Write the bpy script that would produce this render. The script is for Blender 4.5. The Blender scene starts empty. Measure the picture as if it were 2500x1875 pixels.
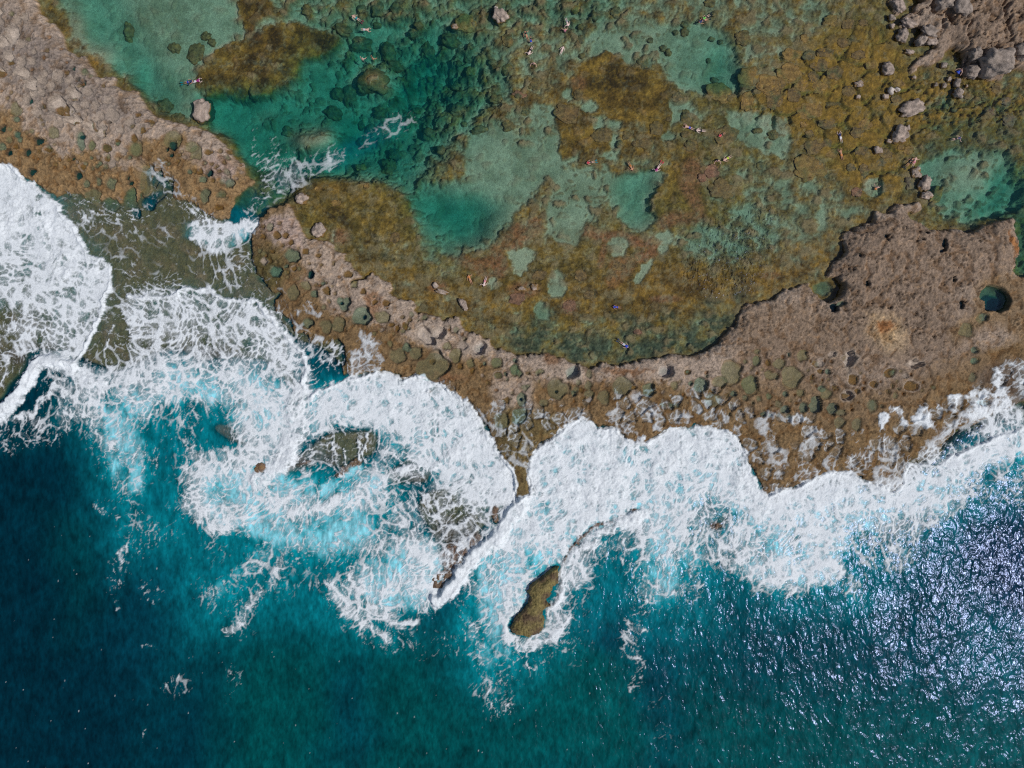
import bpy, bmesh, math, time
import numpy as np
from math import radians as R, sin, cos, pi
T0 = time.time()
# ------------------------------------------------------------------ camera, world, sun
sc = bpy.context.scene
W_M = 130.0; SCL = W_M/2500.0; CAM_H = 87.0
cam_d = bpy.data.cameras.new("camera"); cam = bpy.data.objects.new("camera", cam_d)
sc.collection.objects.link(cam); sc.camera = cam
cam.location = (0, 0, CAM_H); cam.rotation_euler = (0, 0, 0)
cam_d.sensor_width = 36.0; cam_d.lens = 36.0*CAM_H/W_M
cam_d.clip_end = 6000; cam_d.clip_start = 0.5
SUN_D = np.array([.553, -.223, .803]); SUN_D = SUN_D/np.linalg.norm(SUN_D)
SUN_EL = math.asin(SUN_D[2]); SUN_AZ = math.atan2(SUN_D[0], SUN_D[1])
w = bpy.data.worlds.new("World"); sc.world = w; w.use_nodes = True
wn = w.node_tree; bg = wn.nodes["Background"]
sky = wn.nodes.new("ShaderNodeTexSky"); sky.sky_type = 'NISHITA'; sky.sun_disc = False
sky.sun_elevation = SUN_EL; sky.sun_rotation = SUN_AZ
wn.links.new(sky.outputs[0], bg.inputs[0]); bg.inputs[1].default_value = 0.065
sd = bpy.data.lights.new("sun", 'SUN'); sd.energy = 2.9; sd.angle = R(0.53); sd.color = (1, .965, .92)
so = bpy.data.objects.new("sun", sd); sc.collection.objects.link(so)
from mathutils import Vector, Matrix
so.rotation_euler = Vector(SUN_D.tolist()).to_track_quat('Z', 'Y').to_euler(); so.location = (60, -24, 90)
sc.view_settings.view_transform = 'Standard'; sc.view_settings.look = 'None'
sc.view_settings.exposure = 0.0; sc.view_settings.gamma = 1.0; sc.view_settings.use_curve_mapping = False
sc.cycles.use_denoising = False; sc.cycles.pixel_filter_type = 'BLACKMAN_HARRIS'; sc.cycles.filter_width = 1.25
sc.cycles.transparent_max_bounces = 12; sc.cycles.max_bounces = 6
sc.cycles.sample_clamp_direct = 1.6; sc.cycles.sample_clamp_indirect = 3.0

f32 = np.float32
TILES = {}
for k, (x, y) in zip("ABCDEGHIJKLMNOPQ", [(x, y) for y in (0, 400, 850, 1350) for x in (0, 600, 1200, 1800)]):
    TILES[k] = (x, y, 700/2212)
TILES['F'] = (0, 0, 2500/2212); TILES['Z'] = (0, 100, 400/2212); TILES['Y'] = (1900, 0, 600/2212)
def P(s):
    """pixel points of the survey sheets -> plan units"""
    t = None; out = []
    for w_ in s.split():
        if w_ in TILES: t = TILES[w_]; continue
        a, b = w_.split(','); out.append((t[0]+float(a)*t[2], t[1]+float(b)*t[2]))
    return np.array(out)
def wx(px): return (np.asarray(px)-1250.0)*SCL
def wy(py): return (937.5-np.asarray(py))*SCL
# ------------------------------------------------------------------ noise
_rs = np.random.RandomState(11)
_ang = _rs.rand(256, 256)*2*np.pi
GX = np.cos(_ang).astype(f32); GY = np.sin(_ang).astype(f32)
RA = _rs.rand(256, 256).astype(f32); RB = _rs.rand(256, 256).astype(f32); RC = _rs.rand(256, 256).astype(f32)
def gn(x, y, seed=0):
    x = (x+seed*17.31).astype(f32); y = (y+seed*9.73).astype(f32)
    fx = np.floor(x); fy = np.floor(y); u = x-fx; v = y-fy
    ix = fx.astype(np.int32) & 255; iy = fy.astype(np.int32) & 255
    i1 = (ix+1) & 255; j1 = (iy+1) & 255
    a = GX[ix, iy]*u+GY[ix, iy]*v; b = GX[i1, iy]*(u-1)+GY[i1, iy]*v
    c = GX[ix, j1]*u+GY[ix, j1]*(v-1); d = GX[i1, j1]*(u-1)+GY[i1, j1]*(v-1)
    su = u*u*u*(u*(u*6-15)+10); sv = v*v*v*(v*(v*6-15)+10)
    return ((a+(b-a)*su)*(1-sv)+(c+(d-c)*su)*sv)*1.5
def fbm(x, y, s, o=3, seed=0, g=.5, ridged=False):
    t = 0; a = 1.0; n = 0
    for i in range(o):
        v = gn(x/s, y/s, seed+i*3)
        if ridged: v = 1-2*np.abs(v)
        t = t+a*v; n += a; a *= g; s /= 2.03
    return t/n
def worley(x, y, s, seed=0, full=False):
    x = (x/s+seed*13.7).astype(f32); y = (y/s+seed*7.9).astype(f32)
    fx = np.floor(x); fy = np.floor(y); u = x-fx; v = y-fy
    ix = fx.astype(np.int32); iy = fy.astype(np.int32)
    f1 = np.full(x.shape, 9, f32); f2 = np.full(x.shape, 9, f32); r = np.zeros(x.shape, f32)
    for dx in (-1, 0, 1):
        for dy in (-1, 0, 1):
            a = (ix+dx) & 255; b = (iy+dy) & 255
            d = (dx+RA[a, b]*.9+.05-u)**2+(dy+RB[a, b]*.9+.05-v)**2
            m = d < f1
            f2 = np.where(m, f1, np.minimum(f2, d))
            if full: r = np.where(m, RC[a, b], r)
            f1 = np.where(m, d, f1)
    f1 = np.sqrt(f1); f2 = np.sqrt(f2)
    return (f1, f2, r) if full else (f1, f2)
def ss(a, b, x):
    t = np.clip((x-a)/(b-a), 0, 1); return t*t*(3-2*t)
def mix(a, b, t): return a+(b-a)*t
def c3(*v): return np.array(v, f32)
# ------------------------------------------------------------------ plan canvases
CS = 2.5; CX0, CY0 = -150.0, -150.0; CW, CH = 1121, 871
gxc = (CX0+np.arange(CW)*CS); gyc = (CY0+np.arange(CH)*CS)
def canvas(v): return np.full((CH, CW)+(() if np.isscalar(v) else (len(v),)), v, f32)
def smooth_pts(p, closed=True, n=4):
    out = []; N = len(p)
    rng = range(N) if closed else range(N-1)
    for i in rng:
        p0, p1, p2, p3 = (p[(i-1) % N], p[i], p[(i+1) % N], p[(i+2) % N]) if closed else (p[max(i-1, 0)], p[i], p[i+1], p[min(i+2, N-1)])
        for k in range(n):
            t = k/n
            out.append(.5*((2*p1)+(-p0+p2)*t+(2*p0-5*p1+4*p2-p3)*t*t+(-p0+3*p1-3*p2+p3)*t**3))
    if not closed: out.append(p[-1])
    return np.array(out)
def box(a, r, axis):
    if r < 1: return a
    pad = [(0, 0), (0, 0)]; pad[axis] = (r+1, r)
    c = np.cumsum(np.pad(a, pad, mode='edge'), axis=axis, dtype=np.float64)
    n = a.shape[axis]
    return ((np.take(c, np.arange(2*r+1, 2*r+1+n), axis)-np.take(c, np.arange(0, n), axis))/(2*r+1)).astype(f32)
def blur(a, rad):
    r = int(round(rad/CS/2))
    if r < 1: return a
    for _ in range(2):
        a = box(a, r, 0); a = box(a, r, 1)
    return a
def polymask(pts, feather=4, sm=True):
    p = smooth_pts(pts) if sm else pts
    x0, y0 = p.min(0)-feather*2-6; x1, y1 = p.max(0)+feather*2+6
    i0, i1 = max(0, int((x0-CX0)/CS)), min(CW, int((x1-CX0)/CS)+2); j0, j1 = max(0, int((y0-CY0)/CS)), min(CH, int((y1-CY0)/CS)+2)
    if i1 <= i0 or j1 <= j0: return None
    m = np.zeros((j1-j0, i1-i0), f32); xs = gxc[i0:i1]
    q = np.roll(p, -1, 0)
    for j in range(j0, j1):
        y = gyc[j]+.01
        h = ((p[:, 1] <= y) & (q[:, 1] > y)) | ((q[:, 1] <= y) & (p[:, 1] > y))
        if not h.any(): continue
        xx = np.sort(p[h, 0]+(y-p[h, 1])/(q[h, 1]-p[h, 1])*(q[h, 0]-p[h, 0]))
        m[j-j0] = (np.searchsorted(xx, xs) & 1)
    return (slice(j0, j1), slice(i0, i1)), blur(m, feather)
def strokemask(pts, rad, feather):
    p = smooth_pts(pts, False)
    x0, y0 = p.min(0)-rad-feather-5; x1, y1 = p.max(0)+rad+feather+5
    i0, i1 = max(0, int((x0-CX0)/CS)), min(CW, int((x1-CX0)/CS)+2); j0, j1 = max(0, int((y0-CY0)/CS)), min(CH, int((y1-CY0)/CS)+2)
    if i1 <= i0 or j1 <= j0: return None
    X, Y = np.meshgrid(gxc[i0:i1], gyc[j0:j1]); d = np.full(X.shape, 1e9)
    for a, b in zip(p[:-1], p[1:]):
        v = b-a; L = max(v@v, 1e-6); t = np.clip(((X-a[0])*v[0]+(Y-a[1])*v[1])/L, 0, 1)
        d = np.minimum(d, (X-a[0]-t*v[0])**2+(Y-a[1]-t*v[1])**2)
    return (slice(j0, j1), slice(i0, i1)), (1-ss(rad-feather*.5, rad+feather*.5, np.sqrt(d))).astype(f32)
def apply(cv, res, val, a=1.0, mode='set'):
    if res is None: return
    sl, m = res; m = m*a
    if mode == 'set':
        if cv.ndim == 3: cv[sl] = cv[sl]*(1-m[..., None])+np.asarray(val, f32)*m[..., None]
        else: cv[sl] = cv[sl]*(1-m)+val*m
    elif mode == 'max': cv[sl] = np.maximum(cv[sl], val*m)
    elif mode == 'add': cv[sl] += val*m
def poly(cv, s, val, f=6, a=1.0, mode='set'): apply(cv, polymask(P(s), f), val, a, mode)
def stroke(cv, s, rad, val, f=8, a=1.0, mode='set'): apply(cv, strokemask(P(s), rad, f), val, a, mode)
def blob(cv, s, val, f=1.0, a=1.0, mode='set'):
    """'T x,y,rx,ry[,deg] ...' ellipses; f = softness as a share of the radius"""
    t = None
    for w_ in s.split():
        if w_ in TILES: t = TILES[w_]; continue
        v = [float(q) for q in w_.split(',')]
        cx, cy = t[0]+v[0]*t[2], t[1]+v[1]*t[2]; rx, ry = v[2]*t[2], v[3]*t[2]; an = R(v[4]) if len(v) > 4 else 0
        rr = max(rx, ry)*(1+f)+4
        i0, i1 = max(0, int((cx-rr-CX0)/CS)), min(CW, int((cx+rr-CX0)/CS)+2); j0, j1 = max(0, int((cy-rr-CY0)/CS)), min(CH, int((cy+rr-CY0)/CS)+2)
        if i1 <= i0 or j1 <= j0: continue
        X, Y = np.meshgrid(gxc[i0:i1]-cx, gyc[j0:j1]-cy)
        u = (X*cos(an)+Y*sin(an))/rx; vv = (-X*sin(an)+Y*cos(an))/ry
        m = 1-ss(1-f*.5, 1+f*.5, np.sqrt(u*u+vv*vv))
        apply(cv, ((slice(j0, j1), slice(i0, i1)), m.astype(f32)), val, a, mode)
def samp(cv, x, y):
    u = np.clip((x-CX0)/CS, 0, CW-1.001); v = np.clip((y-CY0)/CS, 0, CH-1.001)
    i = u.astype(np.int32); j = v.astype(np.int32); fu = (u-i).astype(f32); fv = (v-j).astype(f32)
    if cv.ndim == 3: fu = fu[..., None]; fv = fv[..., None]
    return (cv[j, i]*(1-fu)+cv[j, i+1]*fu)*(1-fv)+(cv[j+1, i]*(1-fu)+cv[j+1, i+1]*fu)*fv
#@@DATA
# ------------------------------------------------------------------ the survey: land, depth, bottom, foam
S_LEFT = ("A -400,-300 60,-300 285,-60 285,0 310,90 360,150 375,195 430,185 470,260 505,330 520,395 570,400 590,450 640,440 670,490 720,530 750,590 800,605 840,595 880,600 905,615 880,665 940,690 1030,700 1080,720 1100,770 1150,850 1200,895 1250,930 1330,950 1420,965 1500,990 1580,1010 1650,1040 1720,1100 1780,1170 1820,1225 1870,1250 1900,1290 1890,1320 1930,1390 1960,1410 "
          "E 1950,150 1900,190 1830,225 1810,260 1800,330 1775,400 1740,430 1690,420 1600,390 1560,340 1480,290 1370,270 1340,210 1325,120 1270,105 1215,60 1190,20 1160,40 1140,90 1110,150 1080,230 1060,290 960,290 850,310 760,270 640,235 540,210 450,240 400,230 330,190 250,130 180,90 100,60 0,10 -400,-200")
S_MID = ("G 60,560 70,500 110,450 150,400 190,350 260,330 300,300 345,330 360,380 400,430 420,490 450,550 490,600 560,600 620,620 660,620 690,670 720,690 770,700 780,750 830,780 850,820 880,870 860,900 820,880 850,925 940,880 960,850 990,830 1040,880 1080,900 1110,950 1110,1000 1130,1030 1180,1045 1260,1060 1300,1110 1320,1160 1390,1160 1450,1180 1520,1210 1600,1180 1640,1175 1660,1230 1700,1290 1780,1320 1830,1350 1880,1350 1890,1390 1960,1420 2050,1470 2100,1490 "
         "H 0,1405 80,1420 130,1460 200,1480 290,1490 370,1470 450,1475 560,1490 600,1525 680,1550 740,1575 830,1565 880,1555 950,1570 1030,1565 1130,1520 1250,1505 1340,1490 1400,1470 1520,1490 1600,1450 1660,1440 1720,1380 1770,1340 1830,1280 1870,1240 1890,1180 1920,1130 1970,1080 2060,1065 2150,1055 "
         "I 90,1080 150,1085 260,1060 300,1050 310,1000 370,975 450,950 500,930 540,910 560,980 620,1040 700,1070 780,1010 790,930 760,900 700,870 690,850 720,790 800,730 820,680 810,600 850,520 920,480 1000,460 1050,420 1060,370 1120,380 1200,330 1260,310 1330,310 1400,285 1415,330 1400,370 1330,370 1310,420 1420,470 1450,510 1520,520 1620,520 1680,495 1750,530 1810,530 1890,470 1970,450 2060,445 2130,435 2140,490 2150,600 2140,700 2120,790 2110,850 2300,880 2900,900 2900,1500 "
         "M 2900,200 2400,250 2180,420 2000,480 1850,560 1700,640 1600,700 1560,800 1500,850 1400,860 1310,870 1270,960 1265,1050 1190,1100 1100,1070 1000,1030 920,990 830,965 700,965 600,1010 480,1050 350,1100 220,1140 190,1090 150,1020 100,900 60,800 0,700 "
         "L 1870,690 1800,640 1660,600 1580,575 1540,605 1400,620 1330,650 1260,690 1200,735 1100,730 1030,700 980,640 910,600 860,600 820,630 790,580 700,550 600,570 540,620 500,660 420,700 370,740 330,810 290,870 270,920 290,1050 310,1120 200,1205 180,1100 170,980 130,920 80,860 60,790 0,690 "
         "K 1880,640 1830,540 1740,440 1690,400 1660,420 1600,360 1540,290 1480,260 1430,260 1370,190 1290,200 1210,240 1180,180 1100,190 1000,170 900,190 830,200 760,190 750,120 770,60 "
         "G 740,1350 640,1380 540,1380 480,1300 380,1290 320,1180 250,1150 210,1080 290,1000 200,960 130,900 60,800 40,700")
S_NE = "Y 1010,-200 1000,30 1060,130 1110,100 1150,-60 1280,30 1210,80 1190,130 1150,160 1090,190 1110,250 1160,270 1240,260 1280,280 1250,330 1215,390 1260,420 1330,400 1400,350 1430,370 1330,480 1230,580 1170,650 1210,680 1300,590 1420,560 1500,490 1540,440 1640,480 1650,640 1680,710 1760,680 1800,690 1890,720 1990,735 2030,650 2080,620 2212,640 2900,600 2900,-700 1010,-700"
LAND = canvas(0.0); poly(LAND, S_LEFT, 1, 4); poly(LAND, S_MID, 1, 4); poly(LAND, S_NE, 1, 4)
for s in ("I 1730,1000 1740,960",): pass
ZT = canvas(1.1)
poly(ZT, S_NE, 1.3, 40); blob(ZT, "Y 1950,230,420,330", 2.0, .8); blob(ZT, "Y 1430,520,200,120,-40 1260,180,200,120", .9, .7)
poly(ZT, "I 690,850 720,790 800,730 820,680 810,600 850,520 920,480 1050,420 1400,285 1450,510 1750,530 1890,470 2130,435 2150,600 2140,790 1900,900 1820,1150 1500,1400 900,1500 600,1300", 1.6, 70)
poly(ZT, "G 60,700 300,960 600,1000 900,1300 1300,1400 H 0,1620 700,1659 1500,1659 M 0,350 1000,350 1500,300 1850,100 2212,100 2300,700 1200,1100 200,1150 L 1500,600 200,900 K 1900,600 1200,200 600,150 G 100,1100", .55, 90)
poly(ZT, "E 0,0 450,-60 1000,0 1300,100 1800,100 1950,150 1800,400 1500,330 1000,300 400,250", .6, 90)
# sea level shelf, swash zones and deep water
DEP = canvas(.85)
SEA = canvas(0.0)
SEAP = ("E -400,-220 0,0 180,90 330,190 450,240 640,235 850,310 1060,290 1200,60 1340,210 1560,340 1800,330 1900,380 2000,450 G 60,560 40,700 130,900 290,1000 210,1080 480,1300 740,1350 760,1500 K 760,190 1210,240 1480,260 1880,640 "
        "L 0,690 80,860 200,1205 290,1050 330,810 700,550 1030,700 1200,735 1580,575 1870,690 M 0,700 220,1140 700,965 1265,1050 1500,850 1850,560 2180,420 F 2212,1010 2450,900 2450,1800 -200,1800 -200,300")
apply(SEA, polymask(P(SEAP), 8, False), 1); apply(DEP, polymask(P(SEAP), 30, False), 9.0)
# rock under the swash (shallow)
SHAL = ["E -400,-400 0,0 330,190 640,235 850,310 1060,290 1340,210 1560,340 1760,420 1960,620 G 60,600 130,900 290,1000 210,1080 K 480,370 E 2000,1560 1650,1560 1450,1500 1250,1490 1110,1540 1000,1600 840,1630 600,1545 J 580,100 300,60 200,150 100,330 0,430 -400,600",
        "K 270,975 280,880 450,720 620,620 850,590 1010,640 1000,850 900,880 740,985 600,930 400,950",
        "K 1300,1250 1350,1100 1600,1000 1900,1050 2100,1230 1950,1350 1800,1500 1700,1659 O 1610,90 1580,190 1490,290 1430,230 1520,120 K 1480,1620 1370,1400",
        "J 1650,560 1800,580 1950,760 1850,800 1700,760 1600,640"]
poly(DEP, "K 480,370 760,240 1000,170 1370,190 1480,260 1690,400 1880,640 2070,1060 2090,1215 1900,1300 1500,1000 1200,850 1000,640 700,600 450,700 400,500", .9, 50)
poly(DEP, "L 200,1205 310,1120 270,920 370,740 500,660 700,550 910,600 1030,700 1200,735 1400,620 1580,575 1800,640 1990,880 2110,1140 1800,1150 1500,1000 1200,1250 900,1330 700,1400 500,1300", 1.1, 50)
poly(DEP, "M 220,1145 700,965 1190,1110 1270,960 1310,880 1560,905 1700,810 2212,600 2300,700 1900,900 1400,1100 1000,1250 300,1300", 1.4, 50)
blob(DEP, "K 1250,950,200,110,-20", .35, .6)
for s in SHAL: poly(DEP, s, .28, 14)
blob(DEP, "K 1330,990,130,70,-20", .3, .5); blob(DEP, "L 1760,1330,110,70,-30 1130,1080,70,120 M 990,1470,80,110", .5, .8)
_nl = ss(.02, .30, blur(LAND, 70)); DEP = mix(DEP, np.minimum(DEP, .32), _nl*SEA)
# rock tips awash
TIPS = canvas(0.0)
stroke(TIPS, "L 560,1659 610,1570 680,1490 760,1400 850,1360 920,1345", 9, 1, 10); blob(TIPS, "L 1110,1255,40,22 690,1460,30,30 1000,1290,40,20", 1, .6)
blob(TIPS, "J 2010,920,45,40 K -30,0,1,1 120,920,40,40 2200,950,10,30 1420,340,20,40 1490,480,20,15 L 30,1290,40,90 1720,1370,60,35", 1, .6)
stroke(TIPS, "O 1480,280 1500,220 1560,160 1600,100 K 1560,1600 1650,1560 1780,1480", 22, 1, 16); stroke(TIPS, "K 290,960 400,930 520,910", 14, 1, 14, .8); stroke(TIPS, "K 700,980 800,920 880,880", 10, 1, 10)
OUTC = "P 520,90 525,120 515,170 520,230 480,260 460,330 430,350 440,380 462,405 400,440 415,500 410,560 380,610 330,630 280,650 230,635 170,620 130,580 160,540 170,490 230,430 270,380 285,330 270,290 300,230 350,190 410,150 460,110"
# lagoon depths
for s, v, f, a in [
    ("F 640,-60 1300,-60 1300,60 1100,130 900,130 660,90", 1.7, 60, 1),
    ("F 120,-60 430,-60 540,60 500,120 430,180 390,260 330,240 230,150 140,60", 1.15, 40, 1), ("F 150,-60 230,-60 300,80 400,200 360,250 300,220 200,110", 2.4, 50, .8),
    ("F 450,200 520,190 640,210 640,300 600,360 540,360 500,300 440,270", 4.4, 30, 1),
    ("F 880,340 960,320 1100,300 1230,290 1240,360 1150,420 1080,500 1000,540 930,500 890,430", .95, 40, 1),
    ("F 900,410 960,420 1050,440 1060,500 1010,535 940,500 900,460", 4.6, 60, 1),
    ("F 660,120 860,60 1050,110 1060,200 980,280 900,380 890,460 800,400 640,380 560,330 620,220", 4.2, 90, 1),
    ("F 1340,380 1420,370 1415,430 1400,490 1350,485 1330,430", 1.9, 20, 1),
    ("F 1440,60 1560,60 1620,120 1600,190 1500,200 1440,150", 1.4, 30, 1),
    ("F 1560,100 1600,110 1620,170 1580,200 1540,150", 3.0, 30, 1),
    ("F 1130,690 1300,720 1500,690 1560,640 1580,690 1500,780 1300,780 1150,770", 1.3, 30, 1),
    ("F 1960,230 2300,230 2300,460 2080,490 1990,430 1940,330", 1.7, 30, 1),
    ("F 2120,400 2212,360 2300,400 2300,500 2140,490", 3.3, 30, 1),
    ("F 2195,480 2400,480 2400,680 2170,660 2200,600", 4.0, 12, 1),
    ("F 1600,80 1920,80 1980,180 1990,260 1900,430 1700,300 1620,230", .6, 60, 1),
    ("F 700,400 850,400 920,560 1100,680 1000,690 850,640 700,520", .5, 50, 1),
    ("F 980,560 1150,500 1600,480 1750,500 1800,450 1830,500 1700,640 1540,660 1300,640 1000,660", .55, 60, 1),
    ("F 1500,440 1650,440 1680,560 1560,600 1480,520", 1.1, 40, 1), ("F 1060,60 1440,60 1440,150 1300,170 1150,160 1060,120", .9, 50, 1), ("F 2030,350 2150,330 2180,400 2120,430 2040,410", .9, 30, 1)]: poly(DEP, s, v, f, a)
stroke(DEP, "F 520,460 560,410 620,385 700,350 780,300 850,270 900,200 940,150", 36, 7.5, 60)
poly(DEP, "E 1800,330 1830,225 1960,180 2212,120 G 130,100 400,90 380,160 250,310 120,420 70,520 0,560 E 1850,540 1760,420", 4.5, 10)
blob(DEP, "A 480,130,130,130 B 190,900,60,60", 1.2, .8, .5)
blob(DEP, "A 700,450,170,140,30 560,250,90,170,-10 960,650,70,50 B 520,1080,180,105 1000,600,120,90 G 620,250,260,150,20 130,150,90,50", .45, .7)
blob(DEP, "A 1120,600,60,90 B 1100,950,180,120,-20 I 2050,150,60,90", 3.4, 1, .8)
_dl = blur(np.minimum(DEP, 6.4), 30); DEP = mix(_dl*.62, DEP, blur(SEA, 10))
# sand share of the bottom
SND = canvas(0.30)
for s, v, f in [
    ("F 130,-60 430,-60 560,30 600,80 470,110 430,180 440,215 390,250 345,225 280,170 190,100 150,40", 1.0, 20),
    ("F 450,215 530,200 600,215 640,300 600,350 540,350 500,300 450,265", 1.0, 12),
    ("F 1020,320 1100,290 1230,290 1240,340 1160,400 1100,480 1040,530 980,540 930,510 880,430 930,400 1000,390", 1.0, 20),
    ("F 560,60 650,60 650,110 700,120 720,200 620,190 430,190 440,130", .12, 20),
    ("F 640,-60 1560,-60 1540,60 1250,70 1050,110 900,110 660,60", .50, 40), ("F 600,30 900,40 1000,90 900,200 700,200 620,110", .55, 30), ("F 600,150 760,150 880,240 1000,160 1060,220 900,420 1000,560 900,520 860,440 760,400 640,330 560,260", .72, 50),
    ("F 900,100 1250,60 1430,60 1440,120 1300,150 1200,160 1080,220 960,300 880,250", .5, 30),
    ("F 1280,60 1400,50 1480,70 1470,130 1300,120", .8, 25), ("F 1450,60 1550,60 1600,130 1610,190 1530,200 1440,160", .95, 16),
    ("F 1340,375 1435,375 1420,440 1400,490 1350,485 1330,430 1300,400", 1, 12), ("F 1220,370 1330,370 1310,440 1240,500 1190,520 1180,450", .78, 25),
    ("F 1400,220 1480,220 1500,250 1420,270", .8, 12), ("F 1580,240 1690,260 1700,340 1670,330 1590,290", .8, 16), ("F 1650,400 1760,430 1760,500 1650,530 1580,480", .58, 30),
    ("F 1490,490 1600,500 1590,600 1500,570 1470,530", .66, 20), ("F 2000,360 2060,330 2170,330 2212,400 2190,460 2060,470 2010,420", .78, 20),
    ("F 1280,250 1330,290 1340,330 1290,330 1260,280", .9, 10), ("F 960,300 1050,300 1120,230 1200,240 1180,300", .6, 20),
    ("F 1560,300 1620,380 1500,460 1440,420 1480,300", .3, 16), ("F 1640,0 1800,0 1760,110 1690,120 1640,200 1600,120", .5, 30),
    ("F 1580,340 1880,420 1700,560 1640,430", .50, 40), ("F 620,400 850,400 900,520 800,500 640,480", .12, 20),
    ("F 1000,600 1100,560 1500,560 1700,600 1500,680 1200,680", .16, 40), ("F 1750,80 1930,60 1990,260 1880,430 1760,300 1700,200", .08, 40)]: poly(SND, s, v, f)
blob(SND, "B 700,930,80,60 550,600,60,120 1000,220,190,60 1450,260,40,90 H 510,930,60,110 580,480,110,130,-40 400,1140,70,60 1170,830,35,110,40 980,650,60,80 250,700,100,60 220,800,60,60 1340,560,60,40 1340,650,40,40 D 60,960,90,70 340,1100,80,60 B 1900,1100,160,160 D 1500,1290,60,40 1650,1270,130,60 1770,1400,90,110 1060,1450,70,70 C 1350,1040,60,40 930,940,60,60 760,800,60,50 610,720,60,40 G 2110,740,60,60 1900,920,50,40", .98, .7)
blob(SND, "C 400,860,110,60 150,780,30,30", .8, .9)
poly(SND, "C 630,640 680,500 800,440 850,380 980,430 1100,520 1250,530 1300,640 1360,740 1400,900 1300,1050 1220,1040 1180,940 1000,920 900,910 830,830 750,760 640,750", 0.0, 6)
poly(SND, "C 490,820 600,800 670,830 640,900 780,930 800,990 920,1000 940,1090 900,1160 700,1180 540,1220 520,1080 530,960", .08, 8)
poly(SND, "B -80,0 170,0 160,120 60,180 0,260", .0, 10); poly(SND, "B 20,250 240,190 480,200 690,260 660,380 580,410 420,440 350,600 180,660 -20,620 -100,420", .0, 8)
poly(SND, "A 1500,560 1560,460 1680,370 1900,330 2212,330 2212,650 1900,740 1700,680 1560,620", .12, 10)
poly(SND, "C 1380,1240 1500,1160 1640,1180 1620,1290 1600,1480 1700,1659 1260,1659 1280,1450 1400,1300", .02, 8)
# bottom tone: rust, dark algae, olive
RUST = canvas(0.0); DARK = canvas(0.0); OLV = canvas(0.0); GRN = canvas(0.0)
stroke(RUST, "H 20,650 130,600 230,500 330,430 370,480 280,560 160,650", 10, 1, 16); stroke(RUST, "H 720,510 860,560 1000,560 1150,610 1270,600 1240,680 1150,720", 14, 1, 16)
stroke(RUST, "H 870,640 840,780", 8, .8, 10); stroke(RUST, "H 960,780 1060,770 940,900", 18, .7, 16); stroke(RUST, "G 1600,690 1750,770 1900,740 2000,600 2200,480", 14, .8, 16)
stroke(RUST, "H 1500,160 1560,260 1600,400 1400,420 1330,460", 16, .9, 20); stroke(RUST, "G 1750,780 1900,900", 12, .8, 16); blob(RUST, "H 600,1100,60,60 250,970,120,60 60,790,60,90 1350,1040,120,30 G 720,560,80,60 G 1950,780,60,60 1480,950,70,45 C 1540,1120,50,50 1700,1320,60,60 1640,1370,40,40 1560,1330,80,120 H 180,480,60,30", .95, .8)
blob(RUST, "B 60,250,60,60 C 670,640,60,60 H 1130,1300,40,30 2150,860,80,30 G 330,350,60,50", .7, .9)
blob(DARK, "B 60,60,110,70 250,500,90,70 100,480,120,110 60,280,90,90 600,300,90,90 400,280,60,60 150,620,50,30 220,300,60,90 330,370,60,50 -60,680,40,40 C 950,560,70,60 850,640,110,50 1120,650,100,40 1020,620,200,60 960,520,50,60 H 310,260,70,60 490,280,60,50 G 760,430,100,40,50 680,380,80,50 980,560,80,30,40 930,600,40,20 D 500,300,50,30 H 360,850,60,40 690,860,50,50 770,990,60,40", .85, .9)
blob(DARK, "A 1000,480,60,120 D 1960,1000,260,140 1500,1100,260,100 A 1200,820,80,90 600,330,80,90 A 1420,900,60,60 G 940,720,90,50", .5, .9)
poly(OLV, "F 1560,80 1950,0 2000,200 1990,280 1930,430 1700,330 1640,430 1800,480 1500,560 1150,620 900,600 700,520 640,430 900,400 1000,560 1500,380 1440,280", .8, 60)
poly(GRN, "F 1120,690 1300,730 1450,720 1560,660 1590,600 1600,680 1500,790 1300,800 1140,770", .9, 24); blob(GRN, "H 250,1350,200,80 1700,1150,120,120,40 1000,1250,200,100 1360,1180,60,80 G 1150,700,120,50", .8, .7)
CRACK = canvas(0.0); poly(CRACK, "F 1590,140 1700,110 1850,60 1950,80 1960,160 2212,190 2212,260 2080,280 1990,300 1940,420 1850,420 1780,330 1700,300 1600,260", 1, 40)
CRK2 = canvas(0.0); poly(CRK2, "F 1870,150 2212,180 2212,250 2060,270 1960,280 1900,230", 1, 30)
poly(CRK2, "F 700,20 1250,0 1320,60 1200,200 1000,300 860,250", .45, 60)
# land colours
TAN = c3(.385, .298, .232); GREY = c3(.255, .205, .172); OCH = c3(.265, .170, .082); BRN = c3(.262, .190, .138); WET = c3(.085, .068, .026); PINK = c3(.40, .30, .25)
LC = canvas(TAN)
poly(LC, "A 60,90 300,200 700,560 1000,800 1200,950 1000,1020 700,900 400,900 200,700 -20,500", GREY*1.0, 40)
poly(LC, "A -100,820 200,930 240,1020 380,1080 480,1220 620,1200 780,1180 840,1260 920,1250 1000,1160 1150,1090 1250,1100 1450,1040 1480,1140 1400,1200 1560,1280 1800,1400 1840,1290 1990,1420 E 1950,160 1810,430 1500,400 1000,330 400,280 -100,0", OCH, 12)
poly(LC, "A 460,1200 480,1100 590,1050 610,1100 590,1180 560,1230", TAN, 6); poly(LC, "A 820,1280 900,1230 1130,1260 1110,1310 860,1300", TAN*.9, 8, .8)
poly(LC, "A 1600,1330 1680,1200 1800,1290 1840,1350 1800,1400 1720,1390", PINK*.92, 8)
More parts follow.
